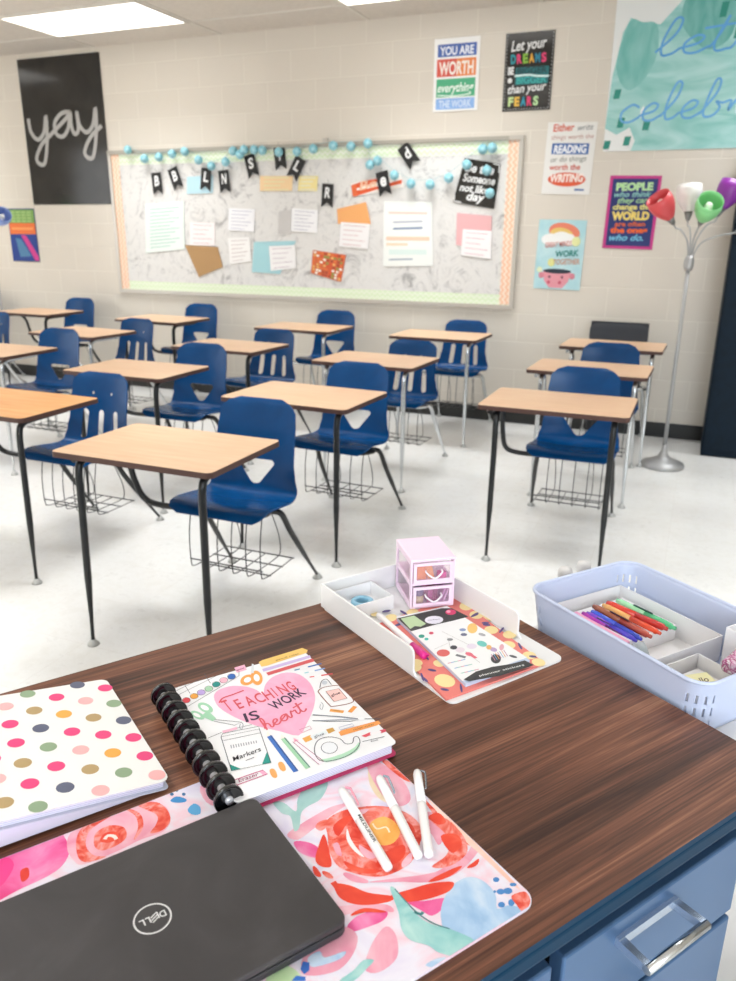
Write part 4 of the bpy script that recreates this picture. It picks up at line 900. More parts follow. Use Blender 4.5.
    line([(478, 222), (560, 226), (625, 234), (590, 240), (520, 240), (478, 238)], .0007); line([(480, 220), (625, 234)], .0014, 'a9adb8', 2); line([(480, 239), (625, 232)], .0014, 'a9adb8', 2); line([(625, 233), (680, 233)], .0009); A.ell(622, 233, 10, 4, 'f2f2f4', 4)
    A.poly([(555, 272), (565, 266), (672, 238), (680, 246), (668, 252), (562, 283)], 'ec9a50', 2); A.text('ruler ruler', (600, 267), (662, 250), .0035, '7a4a20', 3)
    A.poly([(622, 283), (648, 272), (652, 280), (634, 287)], 'd9505c', 2); line([(648, 278), (680, 270)], .0028, 'f4ecee', 2); A.poly([(676, 266), (692, 262), (696, 270), (680, 275)], 'cf4a60', 2); line([(625, 300), (690, 285)], .0006); A.text('fine', (652, 302), (672, 296), .0035, OL, 3)
    A.poly([(448, 290), (472, 280), (478, 294), (458, 302)], 'e9a850', 2); line([(474, 288), (520, 270)], .0052, 'dfe6ea', 2); A.poly([(518, 264), (538, 258), (545, 268), (526, 276)], 'c99a4a', 2); A.text('glue', (484, 290), (514, 278), .005, OL, 3, .2)
    line([(440, 265), (470, 254), (476, 262), (448, 274)], .0006, 'd07a90', 3, 0, True); line([(556, 258), (596, 247), (600, 254), (560, 266)], .0005, '7a86b0', 3, 0, True)
    for X, Y in ((504, 196), (268, 254)): line([(X, Y-12), (X+6, Y-4), (X+2, Y+10), (X-4, Y+4), (X-2, Y-6)], .0005, '8a8e98', 3, 3)
    # tape dispenser
    A.poly([(497, 352), (520, 350), (570, 334), (603, 316), (614, 302), (618, 312), (606, 330), (570, 348), (520, 360)], 'b4dcc0', 2, 2)
    line([(484, 320), (495, 296), (525, 286), (560, 292), (575, 306), (596, 304), (600, 288), (612, 286), (618, 304), (600, 330), (560, 350), (510, 358), (490, 345)], .0007, OL, 3, 3, True); A.ell(528, 318, 24, 17, 'e9eaee', 2, -10); line([(528+24*math.cos(a), 318+17*math.sin(a)) for a in [k*PI/8 for k in range(16)]], .0005, OL, 3, 0, True)
    # markers box
    line([(209, 286), (322, 263), (356, 362), (240, 386)], .0007, OL, 3, 0, True); line([(212, 298), (326, 274)], .0005); line([(209, 286), (214, 276), (320, 255), (322, 263)], .0005)
    for k in range(11): line([(238+k*7.4, 310-k*1.3), (240+k*7.4, 320-k*1.6)], .0008, '9a9aa2')
    A.poly([(234, 366), (240, 386), (268, 380)], '1f9488', 2); A.poly([(344, 330), (356, 362), (330, 367)], '1f9488', 2); A.text('Markers', (246, 358), (330, 326), .0082, '2a2a30', 3, .3, .005); line([(282, 356), (306, 346)], .0006)
    # pencils
    for X, Y, X2, Y2, c_, wd in ((351, 283, 430, 388, '3f72c0', .0056), (392, 290, 466, 378, 'a4d2ae', .0056)):
        line([(X, Y), (X2, Y2)], wd, c_, 2); line([(X+3, Y-2), (X2+4, Y2-3)], .0006, '2a3c6a'); A.poly([(X-8, Y+3), (X-6, Y-12), (X+8, Y-2)], 'f2ece2', 2.5)
    line([(431, 300), (505, 365)], .0056, 'f6e6ee', 2); line([(450, 318), (480, 345)], .0056, 'eaa8c0', 2.5); A.poly([(424, 302), (422, 288), (438, 296)], 'f0b0c4', 2.5); line([(426, 294), (512, 358)], .0005, 'a04a70'); line([(420, 300), (498, 368)], .0005, 'a04a70')
    line([(245, 414), (332, 384), (346, 395), (256, 428)], .0009, 'c84a80', 3, 0, True); A.poly([(322, 388), (332, 384), (346, 395), (334, 400)], 'f4b0cc', 2); A.text('Eraser', (262, 420), (322, 399), .0062, '9a2a60', 3, .2, .005)
    for X, Y in ((365, 394), (390, 374)): A.poly([(X-13, Y-10), (X-4, Y-15), (X+5, Y-8), (X+10, Y+8), (X+2, Y+13), (X-8, Y+6)], 'eeaa62', 2, 3)
planner(t, PW, PH, art_planner, .0155, 11, ink('efeef0', .3, coat=.3), ink('c42a62', .4), ink('0c0d10', .14, coat=.5), .0172, .0045)
# dotted planner, raised on its own discs at the left
DWd, DH = .26, .257; dxr, dyc = -.646, .5135
t = on_desk('dotted_planner', dxr-DWd/2*math.cos(.15), dyc, DT+.002+DWd/2*math.sin(.15), 0, 'white planner with multicoloured polka dot cover at the left edge of the desk', 'planner')
t.rotation_euler = (0, .15, RZ); t.rotation_mode = 'XYZ'
bpy.context.view_layer.update()
# local y-rotation must act before the z turn: use matrix
t.matrix_world = Matrix.Translation(t.location) @ Matrix.Rotation(RZ, 4, 'Z') @ Matrix.Rotation(.15, 4, 'Y')
DM = t.matrix_world.copy(); DMI = DM.inverted()
def art_dots(mb, z):
    def f(px, py):
        o = DMI @ Vector((0, 0, EYE)); d = DMI.to_3x3() @ ray(px, py); k = (z-o.z)/d.z; p = o+d*k; return (p.x, p.y)
    A = Art(mb, z, crop(f, 0, 660, 3.68), .0001)
    PK, BG, GN, OR, BR, NV = 'e8467f', 'f4b3b3', '8fa585', 'f0ab4e', 'b59a6c', '5f6379'
    for X, Y, c_ in ((285, 92, NV), (387, 103, PK), (102, 125, GN), (208, 137, PK), (315, 150, BG), (419, 160, GN), (20, 171, BG), (126, 186, BR), (235, 199, OR), (344, 212, BR), (455, 222, NV), (37, 236, PK), (150, 251, NV), (265, 264, PK), (380, 275, PK), (491, 285, PK),
        (-60, 222, BR), (-50, 290, GN), (59, 305, PK), (178, 320, GN), (297, 331, BG), (415, 342, OR), (533, 353, PK), (-30, 365, PK), (84, 379, BR), (207, 391, PK), (332, 402, BR), (455, 414, GN), (578, 423, BG), (-12, 438, BG), (110, 455, PK), (240, 469, NV), (370, 480, BG), (15, 525, BR), (140, 540, GN), (-100, 150, PK), (-110, 440, NV), (-120, 320, OR)):
        q = f(0+X/3.68, 660+Y/3.68); A2 = Art(mb, z, None, .0001); A2.ell(q[0], q[1], .0098, .0098, c_, 1, 0, 24)
planner(t, DWd, DH, None, .010, 11, ink('f0efec', .25, coat=.4), ink('cfd3e4', .5), ink('e8e8ea', .3), .021, .006, .030)
cv = [c for c in t.children if c.name.startswith('cover')][0]
mb = MB(); mb.prism(rrect(-DWd/2, DWd/2, -DH/2, DH/2, .010, 4), .0104, .0118, ink('f0efec', .25, coat=.4), None); art_dots(mb, .0119); me = mb.mesh('cover'); cv.data = me

# ---- three pens on the mat
def white_pen(p0, p1, clip_c, txt, label, cap_c='f3f1f0'):
    a = onz(*p0, DT+.009); b_ = onz(*p1, DT+.009); d = b_-a; L = d.length
    t = thing('highlighter_pen', (a.x, a.y, DT+.0036+.0053), math.atan2(d.y, d.x), label, 'pen', 'white pens on the desk mat')
    rot = Matrix.Rotation(PI/2, 4, 'Y'); B = ink('f2f0ef', .3, coat=.3)
    MB().lathe([(0, L*.42), (.0050, L*.42), (.0052, L*.45), (.0052, L*.96), (.0046, L-.001), (0, L)], B, 18, rot).build('barrel', t)
    MB().lathe([(0, 0), (.0040, .001), (.0053, .006), (.0053, L*.42), (0, L*.42)], ink(cap_c, .3, coat=.3), 18, rot).build('cap', t)
    MB().tube(smooth_path([(.003, .004, .003), (.006, .0085, .003), (.012, .0088, .003), (.032, .0075, .003), (.034, .0062, .003)], 4), .0013, ink(clip_c, .25, metal=.6 if clip_c == '8c8c90' else 0), 8).build('clip', t)
    if txt:
        mb = MB(); A = Art(mb, .0054, None, 0.00001); A.text(txt, (L*.40, -.0015), (L*.74, -.0015), .0032, '55555a', 0, 0, .02); mb.build('lettering', t, False)
white_pen((341, 789), (389, 869), 'f0a0b4', 'MILDLINER', 'white pen with pink clip, leftmost on the floral mat')
white_pen((379, 777), (419, 857), '9aa8b4', None, 'white pen with grey-blue clip, between the other two on the mat')
white_pen((417, 771), (429, 856), '8c8c90', None, 'white pen with dark metal clip, rightmost, crossing the edge of the mat')

# ---- white letter tray and its contents
TRM = ink('ecebea', .35, coat=.2)
t = on_desk('desk_tray', 0, 0, DT, 0, 'white plastic tray with raised sides on the far corner of the desk', 'tray')
tx0, tx1, ty0, ty1, yf = -.262, -.036, .424, .690, .337
MB().prism(rrect(tx0+.002, tx1, yf, ty1, .012, 5), 0, .0035, TRM).build('floor_plate', t)
def wallp(name, x0, x1, y0, y1, front=True):
    if front:
        T = Matrix(((0, 0, 1, 0), (1, 0, 0, 0), (0, 1, 0, 0), (0, 0, 0, 1)))
        pts = [(y1, .0035), (y1, .047), (y0+.008, .047), (y0+.002, .043), (y0, .036), (y0, .012), (y0-.008, .0035)]
        mb = MB(); mb.prism(pts, x0, x1, TRM, None, T); return bevel(mb.build(name, t), .001, 2)
    return bevel(MB().box(x0, x1, y0, y1, .0035, .047, TRM).build(name, t), .001, 2)
wallp('side_wall', tx0, tx0+.004, ty0, ty1); wallp('side_wall', tx1-.016, tx1-.012, ty0, ty1); wallp('back_wall', tx0+.004, tx1-.016, ty1-.004, ty1, False)
ob = on_desk('small_bin', -.208, .648, DT+.0036, 0, 'small open white bin inside the tray, holding a blue ring', 'bin')
mb = MB()
for q in ((-.046, .046, -.035, -.033), (-.046, .046, .033, .035), (-.046, -.044, -.033, .033), (.044, .046, -.033, .033)): mb.box(*q, 0, .026, WPLAST)
mb.build('bin_wall', ob); MB().box(-.044, .044, -.033, .033, 0, .0015, WPLAST).build('bin_floor', ob)
o = MB().lathe([(.011, 0), (.019, 0), (.020, .004), (.020, .010), (.018, .012), (.012, .012), (.011, .010), (.011, 0)], ink('8fc4dc', .4), 26).build('tape_roll'); o.location = dk(-.203, .648, DT+.0055); tag(o, 'pale blue ring of tape lying in the small white bin', 'tape')
# coral folder with lemons
fz = DT+.0040; fc = (-.165, .465)
FOLD = wash('coral_folder', [(.3, 'e67a72'), (.7, 'ea887f')], scale=10)
mb = MB(); ff = mapper((0, 0), 0, fz+.003)
Q = [ff(*p) for p in ((372, 626), (446, 699), (545, 663), (455, 596))]
Qd = [Vector(q) for q in Q]
mb.prism([tuple(q) for q in Qd], 0, .0030, FOLD, FOLD)
A = Art(mb, .0030, crop(ff, 370, 600, 6.69), .0001)
for X, Y, a_, s_ in ((140, 120, -10, 1), (500, 540, 12, 1.7), (310, 420, 5, 1), (300, 455, -10, 1.1), (460, 425, 10, .9), (285, 85, -5, 1), (250, 105, -8, .5), (640, 45, 5, 1), (30, 95, 0, .6)):
    A.ell(X, Y, 42*s_, 25*s_, 'f4deA2', 1, a_)
for X, Y, a_ in ((110, 75, -10), (225, 85, 30), (415, 470, 10), (500, 600, 10), (365, 530, 40), (610, 590, 80), (700, 100, -30), (270, 375, 20), (190, 165, -20), (375, 380, 50), (350, 515, 70)): A.ell(X, Y, 30, 8, '5a4a80', 2, a_, 10)
A.fn = crop(ff, 400, 600, 4.33)
for X, Y, a_ in ((290, 25, 10), (385, 70, 20), (395, 130, 5), (475, 150, 0), (470, 195, 5), (600, 270, 10), (330, 65, 5), (560, 240, 5)): A.ell(X, Y, 30, 17, 'f4deA2', 1, a_)
for X, Y, a_ in ((325, 65, -20), (375, 108, 5), (440, 130, -50), (520, 200, 60), (575, 245, 5), (445, 210, 60), (370, 100, 0)): A.ell(X, Y, 17, 5, '5a4a80', 2, a_, 10)
o = link('folder', mb.mesh('folder')); o.location = dk(0, 0, fz); o.rotation_euler = (0, 0, RZ); tag(o, 'coral folder printed with yellow lemons lying in the white tray', 'folder')
# sticker book
sz = fz+.0032; fs = mapper((0, 0), 0, sz+.0065)
Q = [fs(*p) for p in ((396, 617), (466, 684), (531, 660), (447, 606))]
mb = MB(); mb.prism(Q, 0, .0015, ink('dfe6f0', .5)); mb2 = MB(); cqx = sum(q[0] for q in Q)/4; cqy = sum(q[1] for q in Q)/4
t = on_desk('sticker_book', 0, 0, sz, 0, 'sticker book with black and white cover lying on the coral folder', 'book')
SH = [(cqx+(q[0]-cqx)*.985, cqy+(q[1]-cqy)*.985) for q in Q]
mb = MB(); mb.prism(SH, 0, .0058, ink('c4d0e6', .6)); mb.build('pages', t)
Qc = [Vector(q) for q in Q]; fl = Qc[0].lerp(Qc[1], .955); fr_ = Qc[3].lerp(Qc[2], .955)
mb = MB(); mb.prism([Qc[0], fl, fr_, Qc[3]], .0058, .0066, ink('f1f1f2', .35), None)
A = Art(mb, .0066, crop(fs, 370, 600, 6.69), .00008); OL = '3a3a3e'
A.poly([(182, 122), (205, 118), (480, 55), (545, 55), (660, 112), (560, 138), (440, 165), (275, 210)], '3c3d3d', 1)
A.poly([(205, 125), (295, 105), (375, 160), (340, 180), (300, 175), (270, 195)], 'b8cfa4', 2); A.ell(428, 134, 62, 27, 'e9e6f2', 2, -2); A.text('stickers', (385, 140), (470, 132), .004, '8a7aa0', 3, .3, .01); A.ell(540, 82, 36, 18, 'd43a6a', 2); A.ell(525, 78, 14, 9, 'f0a0b8', 3)
for X, Y, rx, ry, c_ in ((345, 243, 20, 12, '2f9a86'), (378, 262, 14, 9, '46b8ac'), (410, 222, 16, 9, 'cf4a66'), (490, 355, 44, 24, 'dc6a66'), (560, 318, 24, 14, '3a3c44'), (604, 335, 30, 18, 'e8dce4'), (680, 310, 34, 18, 'e6dcea'), (685, 190, 34, 34, 'f0c274'), (620, 200, 22, 10, '8a9ac0'), (628, 232, 22, 10, '6a6c88'), (535, 265, 20, 9, '8c8c90')):
    A.ell(X, Y, rx, ry, c_, 1)
for p in ([(480, 210), (660, 300)], [(430, 330), (520, 290)], [(640, 345), (735, 420)], [(520, 250), (540, 330)]): A.stroke(p, .0006, 'a8a4a0', 1, 0)
for k in range(5):
    for j in range(3): A.stroke([(520+j*45+k*22, 425+j*25-k*5+j*8), (550+j*45+k*22, 417+j*25-k*5+j*8)], .0016, ('d98aa0', '7aa0d4', '8ac4b4')[(k+j) % 3], 1, 0)
A.stroke([(575, 368), (640, 385)], .006, '7a7a80', 1, 0); A.stroke([(655, 355), (710, 390)], .006, 'dc6a7c', 1, 0)
A.fn = crop(fs, 400, 600, 4.33)
for X, Y, rx, ry, c_ in ((355, 190, 22, 12, '6fc4bc'), (415, 255, 22, 20, '3a3a3c'), (405, 215, 16, 9, 'b8a0c8'), (440, 205, 10, 14, 'e0a8b4'), (385, 205, 12, 10, 'e8b46c'), (300, 235, 18, 8, 'e06a80'), (355, 150, 16, 6, 'a8a8ac'), (490, 245, 18, 5, '5a5a60')): A.ell(X, Y, rx, ry, c_, 1, 15)
for k in range(7): A.stroke([(395+k*9, 235-k*3), (412+k*9, 262-k*3)], .0012, ('c48aa8', '7aa4c4', 'e0a06a')[k % 3], 1, 0)
A.poly([(275, 345), (330, 310), (400, 290), (480, 278), (540, 262), (580, 282), (560, 290), (430, 330), (300, 352)], '3a3b3b', 2); A.text('planner stickers', (345, 332), (540, 284), .0042, 'e8e8e8', 3, 0, .01)
mb.build('cover', t, False)
# felt pen with magenta cap on the folder
a = onz(378, 614, fz+.009); b_ = onz(425, 656, fz+.009); d = b_-a; L = d.length
t = thing('marker', (a.x, a.y, fz+.0031+.0052), math.atan2(d.y, d.x), 'white marker with magenta cap lying along the folder in the tray', 'marker'); rot = Matrix.Rotation(PI/2, 4, 'Y')
MB().lathe([(0, 0), (.0042, .001), (.005, .006), (.005, L*.76), (0, L*.76)], ink('f3f0f0', .3), 16, rot).build('barrel', t)
MB().lathe([(0, L*.75), (.0056, L*.75), (.0058, L*.97), (.005, L), (0, L)], ink('dc2a8c', .3), 16, rot).build('cap', t); MB().box(L*.80, L*1.0, .003, .0075, -.0015, .0015, ink('dc2a8c', .3)).build('clip', t)
# mini drawer unit
PKF = ink('fae2f6', .35); PKT = ink('f4c8e6', .15, trans=.85, spec=.3)
m_ = bpy.data.materials.new('clear_pink'); m_.use_nodes = True; bb = m_.node_tree.nodes['Principled BSDF']
bb.inputs['Base Color'].default_value = lin('f6cfe8'); bb.inputs['Alpha'].default_value = .13; bb.inputs['Roughness'].default_value = .15; CLEAR = m_
duz = fz+.0032; dr_ = -21; dc = (-.107, .576)
t = on_desk('mini_drawers', dc[0], dc[1], duz, dr_, 'small pink two-drawer plastic chest standing in the white tray', 'mini drawers')
w2, dpt, hg = .039, .098, .092      # half width, depth, height ; front face at y=0, back at +dpt
bevel(MB().box(-w2-.001, w2+.001, -.002, dpt, hg-.005, hg, PKF).build('top_panel', t), .0015)
bevel(MB().box(-w2, w2, 0, dpt, 0, .004, PKF).build('bottom_panel', t), .001)
for sx in (-1, 1):
    a, b_ = sorted((sx*w2, sx*(w2-.003))); mb = MB()
    for q in ((0, .008, .004, hg-.005), (dpt-.008, dpt, .004, hg-.005), (.008, dpt-.008, .004, .010), (.008, dpt-.008, hg-.012, hg-.005), (.008, dpt-.008, hg/2-.004, hg/2+.004)): mb.box(a, b_, q[0], q[1], q[2], q[3], PKF)
    mb.build('side_frame', t); MB().box(sx*(w2-.002)-.0004, sx*(w2-.002)+.0004, .008, dpt-.008, .010, hg-.012, CLEAR).build('side_window', t)
MB().box(-w2+.003, w2-.003, 0, dpt-.002, hg/2-.002, hg/2+.002, PKF).build('divider', t)
for z0 in (.0055, hg/2+.0035):
    h2 = hg/2-.0105; d_ = MB()
    for q in ((-w2+.0045, w2-.0045, z0, z0+.005), (-w2+.0045, w2-.0045, z0+h2-.005, z0+h2), (-w2+.0045, -w2+.0095, z0+.005, z0+h2-.005), (w2-.0095, w2-.0045, z0+.005, z0+h2-.005)): d_.box(q[0], q[1], -.003, 0, q[2], q[3], PKF)
    d_.box(-w2+.0095, w2-.0095, -.0015, -.0008, z0+.005, z0+h2-.005, CLEAR); d_.box(-w2+.005, w2-.005, .001, dpt-.006, z0-.001, z0, CLEAR)
    d_ = d_.build('drawer', t)
    MB().tube(smooth_path([(-.014, -.003, z0+h2*.62), (-.013, -.010, z0+h2*.55), (0, -.013, z0+h2*.32), (.013, -.010, z0+h2*.55), (.014, -.003, z0+h2*.62)], 5), .0016, ink('f5ecf4', .3), 8).build('handle', d_)
def in_draw(name, boxes, label, cat):
    mb = MB()
    for x0, x1, y0, y1, z0, z1, c_, tw in boxes:
        T = Matrix.Translation(((x0+x1)/2, (y0+y1)/2, z0)) @ Matrix.Rotation(math.radians(tw), 4, 'Y'); mb.box(-(x1-x0)/2, (x1-x0)/2, -(y1-y0)/2, (y1-y0)/2, 0, z1-z0, ink(c_), T)
    o = mb.build(name); o.location = dk(dc[0], dc[1], duz); o.rotation_euler = (0, 0, RZ+math.radians(dr_)); tag(o, label, cat)
zt = hg/2+.0040; zb = .0065
in_draw('eraser_block', [(-.026, -.010, .006, .020, zt, zt+.026, 'f0924e', 0)], 'orange block on the left inside the upper pink drawer', 'eraser')
in_draw('sticky_pad', [(-.006, .006, .006, .014, zt, zt+.028, 'f3a45c', -14)], 'orange tilted pad in the middle of the upper pink drawer', 'note pad')
in_draw('pink_cube', [(.012, .026, .006, .016, zt, zt+.012, 'e63c9a', 0)], 'bright pink cube on the right inside the upper pink drawer', 'eraser')
mb = MB(); mb.lathe([(0, 0), (.0085, 0), (.0085, .014), (0, .014)], ink('c9bc8a', .4), 16).lathe([(.0086, .014), (.0088, .026), (0, .026)], ink('5a6080', .5), 16)
o = mb.build('small_jar'); o.location = DO*0+dk(dc[0], dc[1], duz)+Matrix.Rotation(RZ+math.radians(dr_), 3, 'Z') @ Vector((-.020, .014, zb)); tag(o, 'small jar with slate blue lid inside the lower pink drawer', 'jar')
in_draw('clip_stack', [(-.006, .003, .006, .05, zb, zb+.024, 'a8467e', 0), (.004, .011, .006, .05, zb, zb+.026, '8a2f5e', 0)], 'dark magenta block in the middle of the lower pink drawer', 'note pad')
in_draw('purple_card', [(.015, .018, .006, .07, zb, zb+.026, 'c88ac0', 20), (.021, .024, .006, .07, zb, zb+.024, 'e0b0d8', 20)], 'leaning purple cards on the right of the lower pink drawer', 'card')

# ================================================================== CART AND BASKET
CZ = .698
t = thing('utility_cart', dk(.155, .27, 0), RZ, 'white cart standing against the right end of the desk under the basket', 'cart')
bevel(MB().prism(rrect(-.150, .150, -.34, .225, .02, 4), CZ-.02, CZ, WHITE).build('top_shelf', t), .003)
bevel(MB().prism(rrect(-.150, .150, -.34, .225, .02, 4), .30, .32, WHITE).build('lower_shelf', t), .003)
for sx in (-1, 1):
    for yy in (-.31, .195):
        l = MB().tube([(sx*.125, yy, .06), (sx*.125, yy, CZ-.02)], .010, WHITE, 12).build('post', t)
        MB().lathe([(0, -.011), (.028, -.011), (.030, 0), (.028, .011), (0, .011)], ink('55565a', .5), 20, Matrix.Translation((sx*.125, yy, .030)) @ Matrix.Rotation(PI/2, 4, 'Y')).build('caster', l)
for x_ in (.015, .065):
    MB().tube(smooth_path([(x_, .21, CZ-.01), (x_, .245, CZ-.008), (x_, .257, CZ+.01), (x_, .258, CZ+.055)], 4), .006, WHITE, 10).lathe([(0, .076), (.012, .074), (.014, .066), (.013, .056), (.006, .052), (0, .052)], WHITE, 16, Matrix.Translation((x_, .258, CZ))).build('knob', t)

def basket(t, x0, x1, y0, y1, hgt, r, taper, m, slots=True, thick=.0025, rim=.004):
    n = 8; cols = []
    for cx, cy_, a0 in ((x1-r, y1-r, 0), (x0+r, y1-r, 90), (x0+r, y0+r, 180), (x1-r, y0+r, 270)):
        for k in range(n+1): cols.append((cx, cy_, math.radians(a0+90*k/n)))
    NZ = 12; N = len(cols)
    def pt(c_, z): cx, cy_, a = c_; rr_ = r; s_ = 1-taper*(1-z/hgt); p = Vector((cx+rr_*math.cos(a), cy_+rr_*math.sin(a), 0)); c0_ = Vector(((x0+x1)/2, (y0+y1)/2, 0)); q = p-c0_; q.x -= math.copysign(taper*(1-z/hgt), q.x); q.y -= math.copysign(taper*(1-z/hgt), q.y); return c0_+q+Vector((0, 0, z))
    bm = bmesh.new(); rows = [[bm.verts.new(pt(c_, hgt*j/NZ)) for c_ in cols] for j in range(NZ+1)]
    for j in range(NZ):
        for i in range(N):
            k = i % (n+1)
            if slots and k in (1, 3, 5, 7) and j in (1, 2, 4, 5, 7, 8) and j not in (3, 6):
                # narrow slot: keep side strips, leave the middle open
                a, b_, c_, d_ = rows[j][i], rows[j][(i+1) % N], rows[j+1][(i+1) % N], rows[j+1][i]
                A1, A2 = bm.verts.new(a.co.lerp(b_.co, .25)), bm.verts.new(a.co.lerp(b_.co, .75)); D1, D2 = bm.verts.new(d_.co.lerp(c_.co, .25)), bm.verts.new(d_.co.lerp(c_.co, .75))
                bm.faces.new((a, A1, D1, d_)); bm.faces.new((A2, b_, c_, D2)); continue
            bm.faces.new((rows[j][i], rows[j][(i+1) % N], rows[j+1][(i+1) % N], rows[j+1][i]))
    for f in bm.faces: f.smooth = True
    bmesh.ops.remove_doubles(bm, verts=bm.verts, dist=1e-6)
    me = bpy.data.meshes.new('basket_wall'); bm.to_mesh(me); bm.free(); me.materials.append(m)
    o = link('basket_wall', me, t); sd = o.modifiers.new('thick', 'SOLIDIFY'); sd.thickness = thick; sd.offset = -1
    MB().prism([tuple(pt(c_, 0).xy) for c_ in cols], 0, .002, m).build('basket_floor', t)
    pts = [pt(c_, hgt) for c_ in cols]; pts.append(pts[0]); g = MB(); g.tube(pts, rim*.8, m, 8, False); g.build('rim', t)
t = on_desk('storage_basket', .138, .300, CZ+.0005, -4, 'large pale blue-white plastic basket with slotted corners beside the desk', 'basket')
basket(t, -.124, .124, -.178, .178, .088, .032, .010, BASK)
def bin_(x, y, w_, l_, h_, label, rot=-4, m=WPLAST, z=CZ+.003):
    t = on_desk('pen_bin', x, y, z, rot, label, 'bin')
    mb = MB(); tk = .0018
    for q in ((-w_/2, w_/2, -l_/2, -l_/2+tk), (-w_/2, w_/2, l_/2-tk, l_/2), (-w_/2, -w_/2+tk, -l_/2+tk, l_/2-tk), (w_/2-tk, w_/2, -l_/2+tk, l_/2-tk)): mb.box(*q, 0, h_, m)
    bevel(mb.build('bin_wall', t), .0006, 2); MB().box(-w_/2+tk, w_/2-tk, -l_/2+tk, l_/2-tk, 0, .0018, m).build('bin_floor', t); return t
bin_(.139, .358, .196, .218, .046, 'wide white bin of coloured pens inside the basket')
bin_(.100, .196, .086, .076, .046, 'small white bin at the near end of the basket with a yellow sticker')
bin_(.215, .180, .060, .070, .085, 'tall white bin at the right end of the basket')
mb = MB(); mb.box(-.026, .026, -.018, .018, 0, .002, ink('f2eeb8')); A = Art(mb, .002); A.text('Hello', (-.018, -.006), (.018, -.002), .011, '6a5a48', 1, .3, .02)
o = mb.build('yellow_sticker', None, False); o.location = dk(.100, .196, CZ+.030); o.rotation_euler = (math.radians(6), 0, RZ+math.radians(-20)); tag(o, 'pale yellow card with writing in the small white bin', 'card')
MB().box(-.030, .030, -.024, .024, 0, .024, WPLAST)
o = MB().box(-.034, .034, -.028, .028, 0, .0245, ink('eceaea')).build('paper_stack'); o.location = dk(.100, .196, CZ+.0052); o.rotation_euler = (0, 0, RZ+math.radians(-4)); tag(o, 'stack of white cards under the yellow card in the small bin', 'paper')
# pink glittery pouch
BAGM = wash('pink_glitter', [(.35, 'efe2ec'), (.48, 'd89ac0'), (.55, 'a83a78'), (.62, 'f2e8f0'), (.72, '7a2a58')], scale=90, detail=3, rough=.15, coat=.6)
bm = bmesh.new(); bmesh.ops.create_cube(bm, size=1); bmesh.ops.scale(bm, vec=(.085, .03, .022), verts=bm.verts); bmesh.ops.bevel(bm, geom=bm.edges[:], offset=.009, segments=4, affect='EDGES', profile=.6)
for f in bm.faces: f.smooth = True
me = bpy.data.meshes.new('glitter_case'); bm.to_mesh(me); bm.free(); me.materials.append(BAGM)
o = link('glitter_case', me); pz_ = CZ+.0545+.0125; p = dk(.168, .172, 0); o.location = (p.x, p.y, CZ+.062); o.rotation_euler = (0, math.radians(-5), RZ+math.radians(6)); tag(o, 'clear pink glittery case lying across the bins at the right end of the basket', 'case')
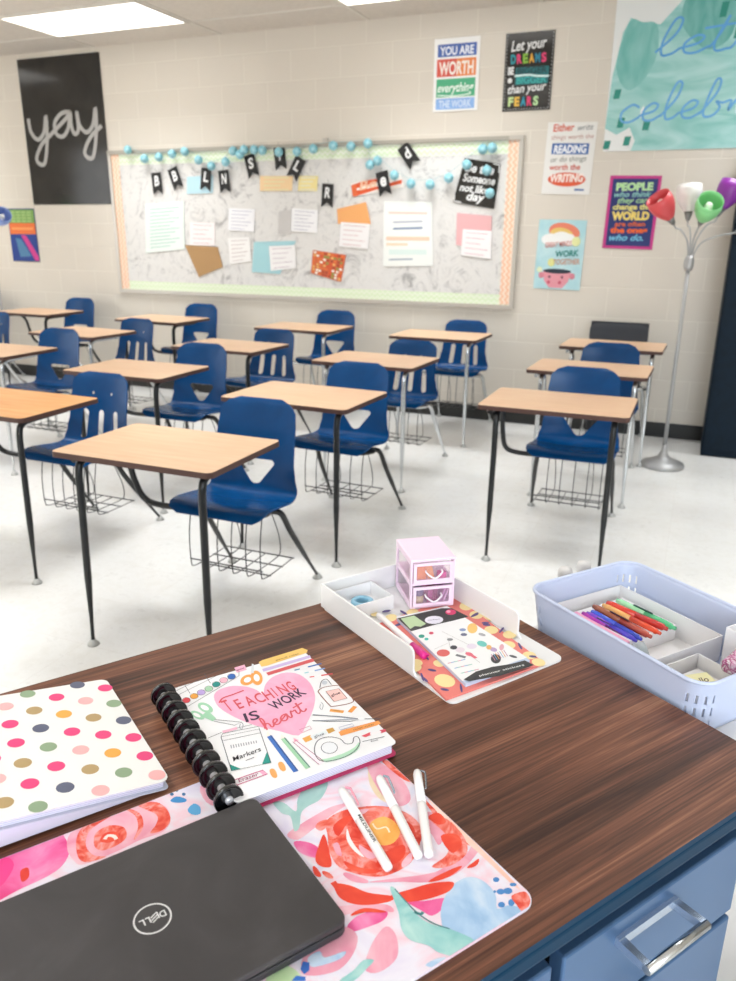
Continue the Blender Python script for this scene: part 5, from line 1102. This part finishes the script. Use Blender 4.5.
# clear tape roll
o = MB().lathe([(.016, -.009), (.026, -.009), (.0265, 0), (.026, .009), (.016, .009), (.0155, 0), (.016, -.009)], ink('cfd8dc', .12, alpha=.55), 30).lathe([(.0158, -.008), (.0185, -.0085), (.0185, .0085), (.0158, .008)], ink('4a6468', .3), 30).build('clear_tape'); 
p = dk(.085, .285, CZ+.0315); o.location = p; o.rotation_euler = (math.radians(72), 0, RZ+math.radians(52)); tag(o, 'roll of clear tape standing at the near end of the pen bin', 'tape')
def cpen(p0, p1, c1, c2, label, dz=0, r_=.0052, clipc=None):
    z = CZ+.0395+dz; a = onz(*p0, z+.004); b_ = onz(*p1, z+.004); a.z = z; b_.z = z-.003; d = b_-a; L = d.length
    t = thing('coloured_pen', a, math.atan2(d.y, d.x), label, 'pen', 'coloured pens in the basket'); 
    t.matrix_world = Matrix.Translation(a) @ d.to_track_quat('X', 'Z').to_matrix().to_4x4(); rot = Matrix.Rotation(PI/2, 4, 'Y')
    MB().lathe([(0, 0), (r_*.7, .001), (r_, .010), (r_, L*.5), (0, L*.5)], ink(c1, .25, coat=.3), 14, rot).build('barrel', t)
    MB().lathe([(0, L*.5), (r_*1.02, L*.5), (r_*1.05, L*.80), (r_*.95, L*.93), (r_*.6, L*.95), (r_*.55, L), (0, L)], ink(c2, .25, coat=.3), 14, rot).build('grip', t)
    if clipc: MB().box(L*.30, L*.62, -.0014, .0014, r_, r_+.002, ink(clipc, .3)).build('clip', t)
cc = lambda X, Y: (580+X/6.133, 590+Y/6.133)
cpen(cc(225, 50), cc(590, 215), 'a6e8b4', '58c488', 'mint green pen at the far side of the pen bin', .000, .0058, '24584a')
cpen(cc(165, 65), cc(540, 218), 'dc3a28', 'c8322c', 'red pen next to the mint green one in the basket', .000, .0062)
cpen(cc(140, 78), cc(498, 245), 'f4b468', 'e8502c', 'pale orange pen with red grip in the basket', -.002)
cpen(cc(82, 85), cc(440, 265), 'a0583c', 'b84a38', 'rust brown pen with dark clip in the basket', .004, .0058, '4a1420')
cpen(cc(72, 118), cc(380, 280), '3a58d0', '2c44c0', 'blue pen in the basket', -.001)
cpen(cc(42, 128), cc(350, 290), '7a40c8', '4a3cc8', 'violet pen between the blue pen and the purple pen', -.004)
cpen(cc(15, 128), cc(325, 285), 'b43ab0', '6a1e6e', 'purple pen with dark clip, nearest the pink strip', -.006, .0050, '2a1034')
o = MB().box(-.060, .060, -.006, .006, 0, .004, ink('f2a6c8', .4)).build('pink_ruler')
a = onz(*cc(10, 155), CZ+.04); b_ = onz(*cc(240, 285), CZ+.04); m2 = (a+b_)/2; o.location = (m2.x, m2.y, CZ+.034); o.rotation_euler = (0, 0, math.atan2((b_-a).y, (b_-a).x)); tag(o, 'flat pink strip lying at the near side of the pen bin', 'strip')
o = MB().box(-.062, .062, -.045, .045, 0, .029, ink('f0eef2')).build('white_box'); p = dk(.172, .345, CZ+.0052); 
bpy.data.objects.remove(o)
o = MB().box(-.090, .090, -.060, .060, 0, .0275, ink('efecee', .5)).build('paper_box'); o.location = dk(.139, .390, CZ+.0050); o.rotation_euler = (0, 0, RZ+math.radians(-4)); tag(o, 'white box in the pen bin on which the coloured pens lie', 'box')
